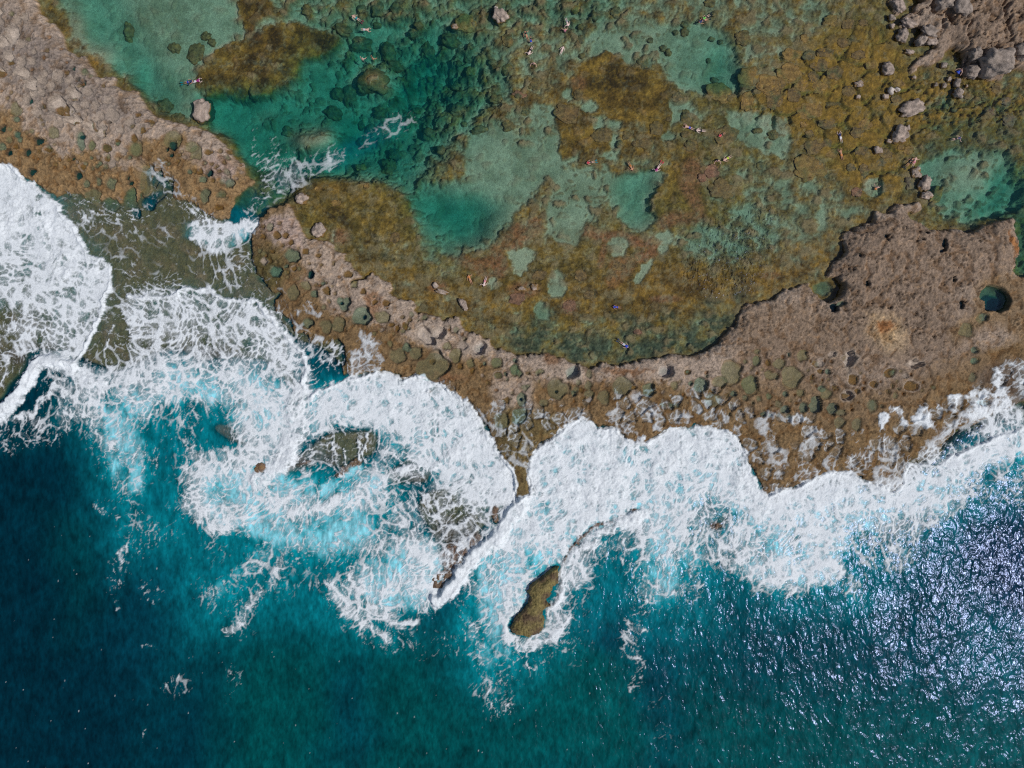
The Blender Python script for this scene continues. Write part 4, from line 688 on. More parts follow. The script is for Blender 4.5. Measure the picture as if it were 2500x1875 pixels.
# ------------------------------------------------------------------ water
def swell(X, Y, D, sea):
    s_ = .20*fbm(X+.4*Y, Y*.5-.2*X, 120, 2, 91)+.05*gn((X+.3*Y)/34, (Y-.3*X)/50, 93)
    return s_*sea*np.clip(D/3, .06, 1)
def warp_f(X, Y):
    a = 7*gn(X/90, Y/90, 101)+6*gn(X/30, Y/30, 103)+3.5*gn(X/11, Y/11, 105)+1.6*gn(X/5, Y/5, 107); b = 7*gn(X/90, Y/90, 102)+6*gn(X/30, Y/30, 104)+3.5*gn(X/11, Y/11, 106)+1.6*gn(X/5, Y/5, 108)
    return X+a, Y+b
wxs = lines(-70, 2570, 5.0, 20000); wys = lines(-70, 1945, 5.0, 20000)
WX_, WY_ = np.meshgrid(wxs, wys)
sea = samp(SEA, WX_, WY_); dcan = samp(DEP, WX_, WY_)
hh = on_grid(H, WX_, np.minimum(WY_, 1400)); hh = np.where(WY_ > 1400, -9.0, hh)
sx, sy = warp_f(WX_, WY_)
_ax, _ay = WX_*cos(.42)-WY_*sin(.42), WX_*sin(.42)+WY_*cos(.42)
aer = np.clip(samp(AER, sx, sy)*np.clip(1+.75*fbm(_ax, _ay*.5, 44, 4, 111, .62), .1, 1.4)+.25*samp(FD, sx, sy)*sea, 0, 1.1)
zw = swell(WX_, WY_, dcan, sea)+sea*.10*np.clip(samp(FD, sx, sy), 0, 1)
d_ = np.clip(zw-hh, 0, 12)
sc0 = c3(1, 1.02, 1.06)*samp(SC_, WX_+40*gn(WX_/120, WY_/120, 113), WY_+40*gn(WX_/120, WY_/120, 114))*(1+.30*fbm(WX_, WY_, 60, 3, 115)*sea)[..., None]
lag_s = c3(.002, .078, .088)
deepS = mix(np.broadcast_to(lag_s, sc0.shape), sc0, sea[..., None])
chan = samp(AER, WX_, WY_)*(1-sea)
deepS = mix(deepS, c3(.0, .070, .115), np.clip(chan*3, 0, 1)[..., None])
tq = mix(c3(.002, .27, .32), c3(.22, .58, .66), ss(.70, 1.15, aer)[..., None])
S = mix(deepS, tq, np.clip(aer*1.05, 0, 1)[..., None])
k = .085+.5*sea+1.3*aer*sea+.5*chan
wgt = 1-np.exp(-k*d_)
AB = mix(c3(.56, .105, .115)*np.ones(sea.shape+(3,), f32), c3(.34, .055, .078), sea[..., None])
T = np.exp(-AB*d_[..., None])*np.sqrt(1-wgt*.995)[..., None]
S = S*wgt[..., None]
rip = samp(RIP, WX_, WY_)*(1+.30*fbm(WX_, WY_, 90, 3, 117))
cut = samp(SEA, (WX_[:-1, :-1]+WX_[1:, 1:])/2, (WY_[:-1, :-1]+WY_[1:, 1:])/2) > .5
hmin = np.minimum(np.minimum(hh[:-1, :-1], hh[1:, 1:]), np.minimum(hh[1:, :-1], hh[:-1, 1:]))
vis = hmin < .35
att = {'Trans': np.clip(T, 0, 1), 'Scat': np.clip(S, 0, 1), 'Ripple': np.clip(rip, .05, 6)}
grid_object('sea_water', WX_, WY_, zw, att, M_SEA, cut & vis)
grid_object('lagoon_water', WX_, WY_, zw, att, M_LAG, (~cut) & vis)
# ------------------------------------------------------------------ foam
FSP = 2.3
fx_ = np.arange(-60, 2560, FSP); fy_ = np.arange(260, 1935, FSP); FX, FY = np.meshgrid(fx_, fy_)
sx, sy = warp_f(FX, FY)
fsea = samp(SEA, FX, FY)
fd = samp(FD, sx, sy)
wcf = wash_cells(FX, FY); fd = np.maximum(fd, wcf*.36)
fd = np.maximum(fd, (.30+.12*fbm(FX, FY, 60, 3, 149))*ss(.25, .75, samp(AER, sx, sy))*ss(.6, .9, fsea))
fd = fd+np.where(fd > .05, .16*fbm(FX, FY, 75, 2, 121), 0)+.02
# flecks of foam drifting on the open sea
# flow direction: along the run of the wash
_farC = _far
n_a = fbm(FX, FY, 40, 2, 123); n_b = fbm(FX, FY, 40, 2, 125)
def curl(x, y, sc_, sd_, amp):
    e = .35; p0 = gn(x/sc_, y/sc_, sd_)
    return amp*(gn(x/sc_, y/sc_+e, sd_)-p0)/e, -amp*(gn(x/sc_+e, y/sc_, sd_)-p0)/e
ux, uy = FX, FY
for sc_, sd_, am in ((110, 127, 9), (48, 128, 3.2), (15, 129, 1.3), (6, 130, .45)):
    cx_, cy_ = curl(ux, uy, sc_, sd_, am); ux = ux+cx_; uy = uy+cy_
def rk(e):
    q = np.quantile(e[::7, ::7], np.linspace(0, 1, 101)); return np.interp(e, q, np.linspace(0, 1, 101)).astype(f32)
def erank(ux, uy, sc_, sd_):
    a1, a2 = worley(ux, uy, sc_, sd_); return rk(a2-a1)
def rrank(ux, uy, sc_, sd_, o=3):
    t = 0
    for i in range(o): t = t+np.abs(gn(ux/sc_, uy/sc_, sd_+i))*.62**i; sc_ /= 2.1
    return rk(t)
c_ = fbm(FX, FY, 34, 4, 131, .6); fine = gn(FX/4.2, FY/4.2, 133); c2_ = fbm(FX, FY, 12, 3, 137); c4_ = fbm(FX, FY, 90, 4, 147, .6)
r1 = erank(ux, uy*.85, 33, 12); r2 = erank(ux+5*n_a, uy*.9, 15, 14); rr1 = rrank(ux, uy, 26, 16); rr2 = rrank(ux+30, uy, 10, 20, 2)
# streaks pulled out along the backwash
th = .42; sxx = ux*cos(th)-uy*sin(th); syy = ux*sin(th)+uy*cos(th)
rs1 = rrank(sxx, syy*.45, 20, 24)
opn = samp(_farC, FX, FY)
sel = ss(-.2, .3, fbm(FX, FY, 100, 2, 139))
r3 = erank(ux*.9+4*n_b, uy, 8.5, 18)
# the wash is drawn out along its run: away from the middle of each fan, down the backwash, through the channel
vx = np.full(FX.shape, -.30); vy = np.full(FX.shape, .55)
for cx_, cy_, sg, wt in [(-60, 700, 330, 3), (425, 960, 170, 3), (880, 1170, 170, 3.5), (1000, 1330, 110, 2.5), (1400, 1240, 150, 3), (1700, 1230, 140, 3), (2050, 1330, 180, 2.2), (2350, 1260, 200, 1.5)]:
    dx_ = FX-cx_; dy_ = FY-cy_; d = np.hypot(dx_, dy_)+70; g_ = wt*np.exp(-(d/sg)**2*.8)
    vx = vx+g_*dx_/d; vy = vy+g_*dy_/d
for cx_, cy_, sg, ax2, ay2 in [(700, 440, 150, 1, -.55), (900, 340, 120, 1, -.4), (560, 560, 90, -.6, .5), (300, 560, 200, .9, .35)]:
    g_ = 8*np.exp(-((FX-cx_)**2+(FY-cy_)**2)/sg**2); vx = vx+g_*ax2; vy = vy+g_*ay2
vx = vx+1.1*gn(FX/60, FY/60, 161)+.5*gn(FX/25, FY/25, 163); vy = vy+1.1*gn(FX/60, FY/60, 162)+.5*gn(FX/25, FY/25, 164)
vl = np.hypot(vx, vy)+1e-6; vx = (vx/vl).astype(f32); vy = (vy/vl).astype(f32)
NYF, NXF = FX.shape; GI, GJ = np.meshgrid(np.arange(NXF, dtype=f32), np.arange(NYF, dtype=f32))
def bil(A, u, v):
    u = np.clip(u, 0, NXF-1.01); v = np.clip(v, 0, NYF-1.01); i = u.astype(np.int32); j = v.astype(np.int32); fu = u-i; fv = v-j
    return (A[j, i]*(1-fu)+A[j, i+1]*fu)*(1-fv)+(A[j+1, i]*(1-fu)+A[j+1, i+1]*fu)*fv
def drawn(A, n, st):
    t = A.copy(); w_ = 1.0
    for sgn in (1, -1):
        u, v = GI, GJ
        for k_ in range(n):
            i = np.clip(u, 0, NXF-1).astype(np.int32); j = np.clip(v, 0, NYF-1).astype(np.int32)
            u = u+sgn*st*vx[j, i]; v = v+sgn*st*vy[j, i]; t = t+bil(A, u, v)*(1-k_/(n+1))
            w_ += (1-k_/(n+1)) if True else 0
    return t/w_
rA = mix(r1, r2, .8*sel)+.10*rr1+.18*opn*rs1; rA = rk(mix(rA, drawn(rA, 3, 1.5), .42)); r2 = rk(mix(r2, drawn(r2, 3, 1.4), .5)); r3 = rk(mix(r3, drawn(r3, 3, 1.2), .6))
m_ = np.clip(fd*(1+.70*c_+.35*c4_), 0, 1.4)
def line(rk_, wdt, sf): return np.clip((wdt-rk_)/sf+.5, 0, 1)
f1_ = line(rA, m_*.80-.06, .20); f2_ = line(r2, m_*.72-.17+.2*c2_, .24); f3_ = line(r3, m_*.70-.20+.3*c2_, .34)
veil = np.clip((m_-.28)*.85+.30*c2_*m_+.25*c4_*m_+.10*fine*m_, 0, .74)
foam = 1-(1-f1_*(.34+.62*np.clip(m_*1.2, 0, 1))*(1-.45*ss(.6, .95, m_)))*(1-f2_*.66)*(1-f3_*.50)*(1-veil)
foam = foam*ss(.02, .20, fd)*mix(.62, 1, np.clip(fsea+ss(.45, .7, fd), 0, 1))
foam = np.clip(foam, 0, 1)
foam = np.maximum(foam, ss(.84, 1.0, fd+.12*c_)*np.clip(.80+.55*drawn(fbm(ux, uy, 26, 5, 143, .65), 3, 1.5)+.30*c4_+.06*fine, .34, 1))
dense = ss(.75, 1.0, fd)
hf = on_grid(H, FX, np.minimum(FY, 1400)); hf = np.where(FY > 1400, -9.0, hf); dcf = samp(DEP, FX, FY)
zf = swell(FX, FY, dcf, fsea)+fsea*.10*np.clip(samp(FD, sx, sy), 0, 1)
zf = np.maximum(zf, hf+.015)+.03+.05*foam+dense*(.20+.42*fbm(FX, FY, 34, 5, 141, .6)+.07*fine)+.5*ss(1.0, 1.2, fd)
v1, v2, vr = worley(FX+4*n_a, FY*.55+3*n_b, 9, 22, True)
fl_ = (vr > .965-.03*fbm(FX, FY, 150, 2, 145))*ss(.16, .05, v1)*ss(1050, 1250, FY+.25*FX-200)*(fsea > .9)*(.22+.4*RC[(FX/9).astype(int) & 255, (FY/16).astype(int) & 255])
foam = np.maximum(foam, fl_*(gn(FX/60, FY/90, 146) > -.15))
fm = np.maximum(np.maximum(foam[:-1, :-1], foam[1:, 1:]), np.maximum(foam[1:, :-1], foam[:-1, 1:])) > .03
grid_object('sea_foam', FX, FY, zf, {'Foam': foam}, M_FOAM, fm, 'stuff')
print('TIME foam', time.time()-T0, 'foam faces', int(fm.sum()))
#@@OBJ
# ------------------------------------------------------------------ boulders
import random
RG = random.Random(7)
bm = bmesh.new(); bmesh.ops.create_icosphere(bm, subdivisions=4, radius=1.0); bm.verts.ensure_lookup_table()
ICO = np.array([v.co[:] for v in bm.verts]); ICF = np.array([[v.index for v in f.verts] for f in bm.faces]); bm.free()
bm = bmesh.new(); bmesh.ops.create_icosphere(bm, subdivisions=3, radius=1.0); bm.verts.ensure_lookup_table()
ICO3 = np.array([v.co[:] for v in bm.verts]); ICF3 = np.array([[v.index for v in f.verts] for f in bm.faces]); bm.free()
BROWN = c3(.185, .115, .045); OCR = c3(.26, .15, .045); OLB = c3(.15, .115, .055)
CLS = {'e': ('tan', c3(.36, .285, .235), 'emergent'), 'w': ('pale', c3(.50, .44, .39), 'emergent'), 'y': ('grey', c3(.30, .245, .205), 'emergent'),
       's': ('brown', BROWN, 'submerged'), 'o': ('ochre', OCR, 'submerged'), 'r': ('reddish brown', c3(.25, .12, .07), 'submerged'), 'g': ('olive', OLB, 'submerged'),
       'p': ('brown', c3(.22, .135, .08), 'barely covered')}
BOULD = """A e 1555,850,70,92,0,1.0 s 1495,395,62,82,10 s 1330,350,46,40,30 s 1575,260,40,36 s 1620,310,32,30 s 1250,800,56,60 s 1360,895,48,36 s 960,215,40,70 s 1950,700,45,55
B g 1010,50,48,62 g 1155,60,52,78 s 735,205,66,48,35 s 1000,160,36,26 s 1080,360,58,80,-20 s 1135,470,62,42,15 g 1400,350,45,90,-15 s 985,600,118,100,10 s 680,670,52,50 g 765,680,58,85 s 640,820,66,52,35 s 1015,820,52,48 g 855,900,24,38 s 870,1030,56,44,-20 g 280,960,46,40 s 1080,1245,60,68 g 1125,1140,50,40 o 850,1240,42,30 o 1295,782,32,28 o 1398,525,28,26 o 1720,512,40,40 g 1610,600,42,36 s 1280,230,40,38 s 1330,172,36,30 s 1570,275,76,58,25 e 1610,205,32,20,10,.35 o 1690,160,88,70 e 1962,125,60,52,40,.8 w 1930,65,18,14,0,.35 s 2015,300,42,52 s 2010,520,46,36,-30 r 2115,722,54,26,10 s 1930,745,46,40 s 2025,960,42,46 g 1400,1000,46,50 g 1635,815,70,52 o 930,1430,22,20 g 1800,985,62,30,-15 g 1730,330,26,26 g 880,45,40,34 s 465,60,40,40 g 870,300,80,60 s 1500,1140,34,36 g 1640,455,24,26 g 1900,460,30,22 g 930,930,40,40 g 1710,410,28,26 s 880,640,40,50 g 1680,930,26,24 g 1450,1120,24,26
C o 650,60,34,30 s 1690,12,46,30 s 1940,285,56,58 s 1500,235,32,34 o 1995,585,95,75 s 1975,650,60,36 o 2145,650,92,80 s 2180,720,60,60 o 1765,715,105,72,25 o 1975,775,50,78,10 s 332,640,46,46 s 670,725,34,46 s 1045,1040,36,36 g 990,1110,24,34 s 1175,1100,78,40 s 850,1040,76,56 s 1275,985,58,50 s 1370,915,22,20 g 1170,475,46,46 r 1700,1320,56,50 r 1630,1368,36,34 s 1775,1455,88,78 s 1810,1040,88,62,-20 s 2180,1030,42,36 s 580,870,90,70,20 g 210,730,30,22 g 250,850,46,30 g 690,300,30,34 s 690,190,26,22 g 1780,300,22,20 g 1710,280,24,20 g 1430,235,22,20 g 1500,170,34,26 g 1230,300,24,22 s 1370,390,26,30 g 1330,360,30,26 g 1720,100,22,20 s 1510,900,40,70 g 960,80,40,44 g 800,110,30,34 s 700,420,26,22 g 1740,590,34,26 g 1440,740,46,40 g 1690,440,20,20 g 2080,1270,34,34 s 2060,1000,40,22 s 1540,1115,46,44 s 1500,1030,34,26
D e 1155,535,46,50,0,.8 e 935,650,38,26,0,.35 e 930,750,20,18,0,.3 w 1180,706,28,28,30,.5 w 1228,697,28,16,25,.45 e 1140,750,28,22,0,.35 y 1190,140,26,24,0,.5 e 1190,205,18,20,0,.4 e 1340,838,95,58,-20,.7 e 1250,1040,62,66,0,.75 e 1310,990,20,24,0,.4 e 1170,1090,26,18,0,.3 e 1085,1160,32,30,0,.4 o 1265,1135,26,20 o 1325,1160,36,34 y 1688,645,24,36,0,.6 y 1697,722,38,40,0,.7 e 1590,662,20,20,0,.4 y 1525,655,18,16,0,.4 e 1765,665,12,14,0,.3 e 1630,615,18,20,0,.4 y 1590,505,25,22,0,.6 p 1965,850,46,42 p 2112,918,52,52 p 2080,775,42,32 s 2005,680,32,44 s 285,1030,30,42 o 1200,1325,34,30 r 925,1478,42,36 o 560,1290,112,92 g 985,1340,36,30 e 1440,1415,46,62,20,.8 e 1460,1505,48,34,0,.6 e 1380,1330,42,46,0,.4 o 1550,1500,40,76,35 p 1340,1400,36,60 e 1262,280,40,52,0,.9 e 1240,50,44,56,-20,.8 y 1400,328,46,32,-30,1.0 e 1305,190,50,34,30,.9 y 1460,265,60,42,20,1.2 e 1490,335,44,30,0,.8 y 1930,520,108,98,0,2.9 y 1785,565,50,50,0,1.3 y 1790,455,44,46,0,1.9 y 1550,50,68,64,0,2.3 y 1665,108,62,72,0,2.5 w 2070,545,25,22,0,.7 e 1325,405,38,20,15,.4 y 2150,430,90,60,-20,2.6 e 1360,600,22,14,0,.35 e 1270,565,0,0
D s 55,580,0,0 o 400,560,92,76 o 495,655,46,54,20 s 590,590,40,44 s 290,770,60,70 o 560,850,96,62 s 440,730,50,60 s 750,800,56,42 s 700,950,70,40 g 210,1060,0,0 s 860,700,50,40 o 990,960,54,40 s 930,1020,50,40 s 590,1130,66,52 o 740,1180,46,40 s 690,1100,40,36 o 515,960,28,24 s 960,1160,44,38 s 640,500,70,50 s 760,560,60,50 o 640,660,60,50 s 560,1030,34,28 s 1150,1180,46,44 g 880,1290,36,30 s 980,1300,40,36 g 1120,1250,50,30 s 1860,760,30,26 s 1920,745,26,22 g 1630,810,26,24 g 1690,840,22,20 g 1560,790,28,24 s 1780,740,26,24 o 1250,640,44,30 s 1230,760,40,30 s 1440,900,30,26 o 1300,905,30,20 s 860,180,50,40 o 730,150,60,44 s 980,170,34,30 s 900,300,46,36 s 820,330,40,34 o 520,290,34,36 s 940,420,50,36 o 1030,500,36,30 s 680,400,60,40 g 560,420,50,40 o 420,420,70,46 s 340,640,34,44
G e 570,515,52,56,20,.55 e 430,268,54,44,0,.45 e 1678,1085,26,52,-25,.5 e 1465,940,26,24,0,.35 e 1515,985,50,20,15,.3 o 700,300,36,26 o 560,190,28,18 s 1150,570,36,40 s 930,170,20,20
H r 1130,1298,30,20 e 330,950,34,28,0,.25 e 240,965,44,20,0,.25 s 690,862,42,42 r 600,1100,50,50 s 980,790,50,30 s 370,860,50,40 r 200,1040,60,46 s 750,1010,40,34
I r 925,200,0,0
J p 2010,925,42,40 K p 120,920,30,36 E o 2070,110,50,34 o 2050,190,46,40"""
LMK = [("the pair of snorkellers in the upper left pool", "A 1500,620"), ("the flat topped tan rock in the upper left pool", "A 1560,850"), ("the deep teal pool", "F 540,275"), ("the white water in the channel", "F 620,395"),
       ("the floating swimmer in white trunks", "B 935,230"), ("the snorkeller with red fins in the upper channel", "B 840,130"), ("the white tipped rock near the top edge", "B 1962,100"), ("the two waders in the upper channel", "B 940,458"), ("the big brown reef patch", "C 1000,720"),
       ("the swimmer in a green top", "C 1630,160"), ("the swimmer in blue shorts", "C 1500,975"), ("the swimmer in the small turquoise pool", "C 1080,1300"), ("the snorkeller with red fins and magenta shirt", "C 1275,1310"), ("the swimmer in lime shorts", "C 1790,1235"),
       ("the wader in the blue shirt", "D 1690,565"), ("the huge grey boulder on the shore", "D 1930,520"), ("the long tan rock in the cobbles", "D 1340,838"), ("the square tan rock", "D 1155,535"), ("the round tan rock at the cobble edge", "D 1250,1040"), ("the pale sand lagoon", "F 1110,330"),
       ("the diver in the right hand pool", "D 1710,1060"), ("the rock spine by the right hand pool", "D 1440,1415"), ("the cracked grey shore", "D 2000,200"), ("the swimmer on the green bottom", "D 1070,1450"), ("the deep turquoise basin", "F 985,480"), ("the central rock shelf", "G 500,800"), ("the pale swimmer over the brown slabs", "D 790,1030"),
       ("the rusty reef crest", "H 1100,600"), ("the orange swimmer at the reef crest", "G 1720,870"), ("the swimmer in the blue suit", "H 945,1100"), ("the upper left sand pool", "A 1100,200"), ("the surf off the second wave", "J 2100,800"), ("the reef patch in the stream", "B 520,1080")]
LMK = [(n, P(p)[0]) for n, p in LMK]
DIRN = ["right of", "below right of", "below", "below left of", "left of", "above left of", "above", "above right of"]
used = set()
def label_for(cx, cy, head):
    ds = sorted((np.hypot(cx-p[0], cy-p[1]), i) for i, (n, p) in enumerate(LMK))
    for d, i in ds[:9]:
        n, p = LMK[i]; a = math.degrees(math.atan2(cy-p[1], cx-p[0]))
        dr = DIRN[int(((a+22.5) % 360)//45)]
        for pre in ([""] if d < 45 else []) + ([""] if d < 110 else ["well ", "far "]) :
            t = f"{head} {pre}{dr} {n}"
            if len(t.split()) > 16: continue
            if t not in used: used.add(t); return t
    t = f"{head} {DIRN[int(((math.degrees(math.atan2(cy-937, cx-1250))+22.5) % 360)//45)]} the middle of the reef"; used.add(t); return t
def make_boulder(cls, cx, cy, rx, ry, an, top):
    nm, col, st = CLS[cls]; big = max(rx, ry) > 12
    V = (ICO if big else ICO3).copy(); F = ICF if big else ICF3
    sd_ = RG.random()*50
    blocky = .75 if cls in 'ewy' else .9
    V = np.sign(V)*np.abs(V)**blocky
    n = gn(V[:, 0]*1.1+sd_, V[:, 1]*1.1+V[:, 2]*.7, 1)*.30+gn(V[:, 0]*2.6+sd_, V[:, 1]*2.6+V[:, 2]*1.7, 2)*.19+gn(V[:, 0]*6+sd_, V[:, 1]*6+V[:, 2]*5, 4)*.06
    n = n+(-.10*ss(.10, 0, np.abs(gn(V[:, 0]*1.9+sd_, V[:, 1]*1.9+V[:, 2], 8)))+.05*gn(V[:, 0]*13+sd_, V[:, 1]*13+V[:, 2]*9, 9) if cls in 'ewy' else 0)
    V = V*(1+n)[:, None]
    g0 = float(np.median(on_grid(H, cx+np.array([-rx, rx, 0, 0, 0.])*.9, cy+np.array([0, 0, -ry, ry, 0.])*.9)))
    rm = max(rx, ry)*SCL; mn = min(rx, ry)*SCL
    if top is None:
        top = min(g0+mn*(1.35 if cls != 'g' else 1.05), -.10 if cls in 'or' else -.18)
        if cls == 'p': top = -.04
        top = max(top, g0+.22)
        if cls != 'p': top = min(top, -.08)
    hz = max((top-g0)*1.0, .25)
    zc = top-hz*.95 if top > .3 else g0+.05
    hz = (top-zc)
    if top > .3: V[:, 2] = np.where(V[:, 2] > 0, np.minimum(V[:, 2], .80+.2*V[:, 2])*1.0, V[:, 2])
    x, y, z = V[:, 0]*rx*SCL, V[:, 1]*ry*SCL, V[:, 2]
    z = np.where(z > 0, z*hz/max(z.max(), .1), z*mn*.8)
    z = z+.03*gn(V[:, 0]*9+sd_, V[:, 1]*9, 5)
    a = -R(an); X = x*cos(a)-y*sin(a); Y = x*sin(a)+y*cos(a)
    wz = z+zc; n2 = gn(X*2.2+sd_, Y*2.2, 6)+.6*gn(X*6+sd_, Y*6, 7)
    C_ = np.broadcast_to(col, V.shape)*np.clip(1+.55*n2, .4, 1.6)[:, None]
    if st == 'emergent':
        k_ = ss(.10, .24, wz+.06*n2)[:, None]; C_ = OCR*.8*(1-k_)+C_*k_
        k_ = ss(-.35, -.05, wz)[:, None]; C_ = OLB*(1-k_)+C_*k_
    elif cls in 'spg':
        k_ = ss(.1, .55, n2)[:, None]*.7; C_ = C_*(1-k_)+OCR*k_
    me = raw_mesh('boulder', np.stack([X, Y, z], 1), F)
    set_attr(me, 'Col', np.clip(C_, .01, .8), 'FLOAT_COLOR'); set_attr(me, 'Wet', np.full(len(V), .3 if st == 'emergent' else 1.0))
    me.materials.append(M_ROCK)
    o = link(bpy.data.objects.new('boulder' if rm > .45 else 'stone', me)); o.location = (wx(cx), wy(cy), zc)
    d = rm*2
    sz = 'huge' if d > 8 else 'large' if d > 4 else 'medium' if d > 2.4 else 'small'
    sh = 'long' if max(rx, ry)/max(min(rx, ry), .1) > 1.45 else 'rounded'
    o['label'] = label_for(cx, cy, f"{sz} {sh} {nm} {st} {'boulder' if rm > .45 else 'stone'}"); o['category'] = 'boulder' if rm > .45 else 'stone'
    o['group'] = f"{st} boulders and stones in the lagoon"
t_ = None; cl_ = None
for w_ in BOULD.split():
    if w_ in TILES: t_ = TILES[w_]
    elif len(w_) == 1: cl_ = w_
    else:
        v = [float(q) for q in w_.split(',')]
        if v[2] < 2: continue
        make_boulder(cl_, t_[0]+v[0]*t_[2], t_[1]+v[1]*t_[2], v[2]*t_[2], v[3]*t_[2], v[4] if len(v) > 4 else 0, v[5] if len(v) > 5 else None)
# rock islet in the surf
op = smooth_pts(P(OUTC), True, 3); oc_ = op.mean(0)
i0, i1 = op.min(0)-8, op.max(0)+8; ax_ = np.arange(i0[0], i1[0], 1.8); ay_ = np.arange(i0[1], i1[1], 1.8); AX, AY = np.meshgrid(ax_, ay_)
qx, qy = AX+2.5*gn(AX/7, AY/7, 151)+1.4*gn(AX/3, AY/3, 153), AY+2.5*gn(AX/7, AY/7, 152)+1.4*gn(AX/3, AY/3, 154)
ins = np.zeros(AX.shape, bool); dmin = np.full(AX.shape, 1e9); pn = np.roll(op, -1, 0)
for a, b in zip(op, pn):
    c = (a[1] <= qy) != (b[1] <= qy); ins ^= c & (qx < a[0]+(qy-a[1])/(b[1]-a[1]+1e-9)*(b[0]-a[0]))
    v = b-a; t = np.clip(((qx-a[0])*v[0]+(qy-a[1])*v[1])/(v@v+1e-9), 0, 1); dmin = np.minimum(dmin, np.hypot(qx-a[0]-t*v[0], qy-a[1]-t*v[1]))
sdn = np.where(ins, dmin, -dmin)
Zo = -1.5+2.3*ss(-5, 7, sdn)+.35*ss(4, 24, sdn)+ss(-2, 4, sdn)*(.16*fbm(AX, AY, 16, 3, 155)+.14*fbm(AX, AY, 6, 2, 157, .5, True)+.06*gn(AX/2.6, AY/2.6, 159))
nn = fbm(AX, AY, 30, 3, 161)+.3; nf = fbm(AX, AY, 7, 3, 163, .7)
Co = mix(c3(.115, .075, .042), c3(.19, .15, .055), ss(-.1, .5, nn+.2*nf)[..., None])*(1+.75*nf)[..., None]
Fo = grid_faces(len(ax_), len(ay_), (sdn[:-1, :-1] > -7))
me = raw_mesh('rock_islet', np.stack([(AX-oc_[0])*SCL, -(AY-oc_[1])*SCL, Zo], -1).reshape(-1, 3), Fo)
set_attr(me, 'Col', np.clip(Co, .01, .8), 'FLOAT_COLOR'); set_attr(me, 'Wet', np.full(AX.size, .7)); me.materials.append(M_ROCK)
o = link(bpy.data.objects.new('rock_islet', me)); o.location = (wx(oc_[0]), wy(oc_[1]), 0)
o['label'] = 'brown algae covered rock islet ringed by white surf in the open sea'; o['category'] = 'rock islet'
# ------------------------------------------------------------------ pool water
PATT = {}
def pool_water(k, cx, cy, rx, ry, an, z):
    d = {'o': .25, 'f': .25, 'g': .5, 'k': 2.2, 'p': 1.0}[k]
    n = 28; a = np.linspace(0, 2*np.pi, n, endpoint=False); rr = .97
    vx = rr*rx*np.cos(a); vy = rr*ry*np.sin(a)
    x = vx*cos(an)-vy*sin(an); y = vx*sin(an)+vy*cos(an)
    V = np.concatenate([[[0, 0, 0]], np.stack([x*SCL, -y*SCL, np.zeros(n)], 1)])
    F = np.array([[0, 1+(i+1) % n, 1+i] for i in range(n)])
    me = raw_mesh('tide_pool_water', V, F); m = len(V)
    Tn = np.exp(-c3(.36, .10, .12)*d); Sn = c3(.003, .009, .013)*(1-np.exp(-.5*d)) if k in 'kpg' else c3(.01, .012, .004)
    set_attr(me, 'Trans', np.tile(Tn, (m, 1)), 'FLOAT_COLOR'); set_attr(me, 'Scat', np.tile(Sn, (m, 1)), 'FLOAT_COLOR'); set_attr(me, 'Ripple', np.full(m, .12))
    me.materials.append(M_LAG); o = link(bpy.data.objects.new('tide_pool_water', me)); o.location = (wx(cx), wy(cy), z); o['kind'] = 'structure'
for p_ in pools: pool_water(*p_)
print('TIME pools', time.time()-T0, len(pools))
# ------------------------------------------------------------------ people
def flat_mat(name, col, rough=.6):
    t = NT(name); p = t.n("ShaderNodeBsdfPrincipled"); p.inputs['Roughness'].default_value = rough
    cc = t.n("ShaderNodeRGB"); cc.outputs[0].default_value = (*col, 1); t.l(t.mul(cc.outputs[0], t.maprange(t.noise(14, 2), .3, .7, .85, 1.15)), p.inputs['Base Color'])
    t.l(p.outputs[0], t.out.inputs[0]); return t.m
PAL = {k: flat_mat(n, c) for k, n, c in [('fair', 'fair skin', (.66, .40, .32)), ('tan', 'tanned skin', (.52, .26, .15)), ('pale', 'pale skin', (.74, .55, .49)), ('hair', 'dark hair', (.02, .014, .01)), ('blond', 'fair hair', (.35, .23, .10)),
    ('blue', 'royal blue cloth', (.01, .05, .45)), ('navy', 'navy cloth', (.01, .02, .10)), ('black', 'black cloth', (.008, .008, .012)), ('white', 'white cloth', (.75, .75, .78)), ('magenta', 'magenta cloth', (.32, .02, .18)), ('red', 'red cloth', (.60, .04, .07)),
    ('teal', 'teal cloth', (.01, .25, .30)), ('lime', 'lime cloth', (.45, .60, .02)), ('green', 'green cloth', (.10, .50, .06)), ('yellow', 'yellow cloth', (.70, .50, .04)), ('orange', 'orange cloth', (.6, .22, .05)), ('lens', 'mask lens', (.02, .03, .04)), ('pink', 'pink cloth', (.7, .25, .30)), ('grey', 'grey cloth', (.3, .3, .33))]}
def skin_body(joints, edges, name):
    names = list(joints); me = bpy.data.meshes.new(name)
    me.from_pydata([joints[n][0] for n in names], [(names.index(a), names.index(b)) for a, b in edges], [])
    o = bpy.data.objects.new(name, me); sc.collection.objects.link(o)
    md = o.modifiers.new('s', 'SKIN'); md.use_smooth_shade = True
    for i, n in enumerate(names):
        r = joints[n][1]; me.skin_vertices[0].data[i].radius = (r, r) if not isinstance(r, tuple) else r
        me.skin_vertices[0].data[i].use_root = (n == 'pelvis')
    sb = o.modifiers.new('u', 'SUBSURF'); sb.levels = 1; sb.render_levels = 1
    dg = bpy.context.evaluated_depsgraph_get(); m2 = bpy.data.meshes.new_from_object(o.evaluated_get(dg)); m2.name = name
    bpy.data.objects.remove(o); bpy.data.meshes.remove(me)
    for p in m2.polygons: p.use_smooth = True
    m2.materials.clear(); return m2
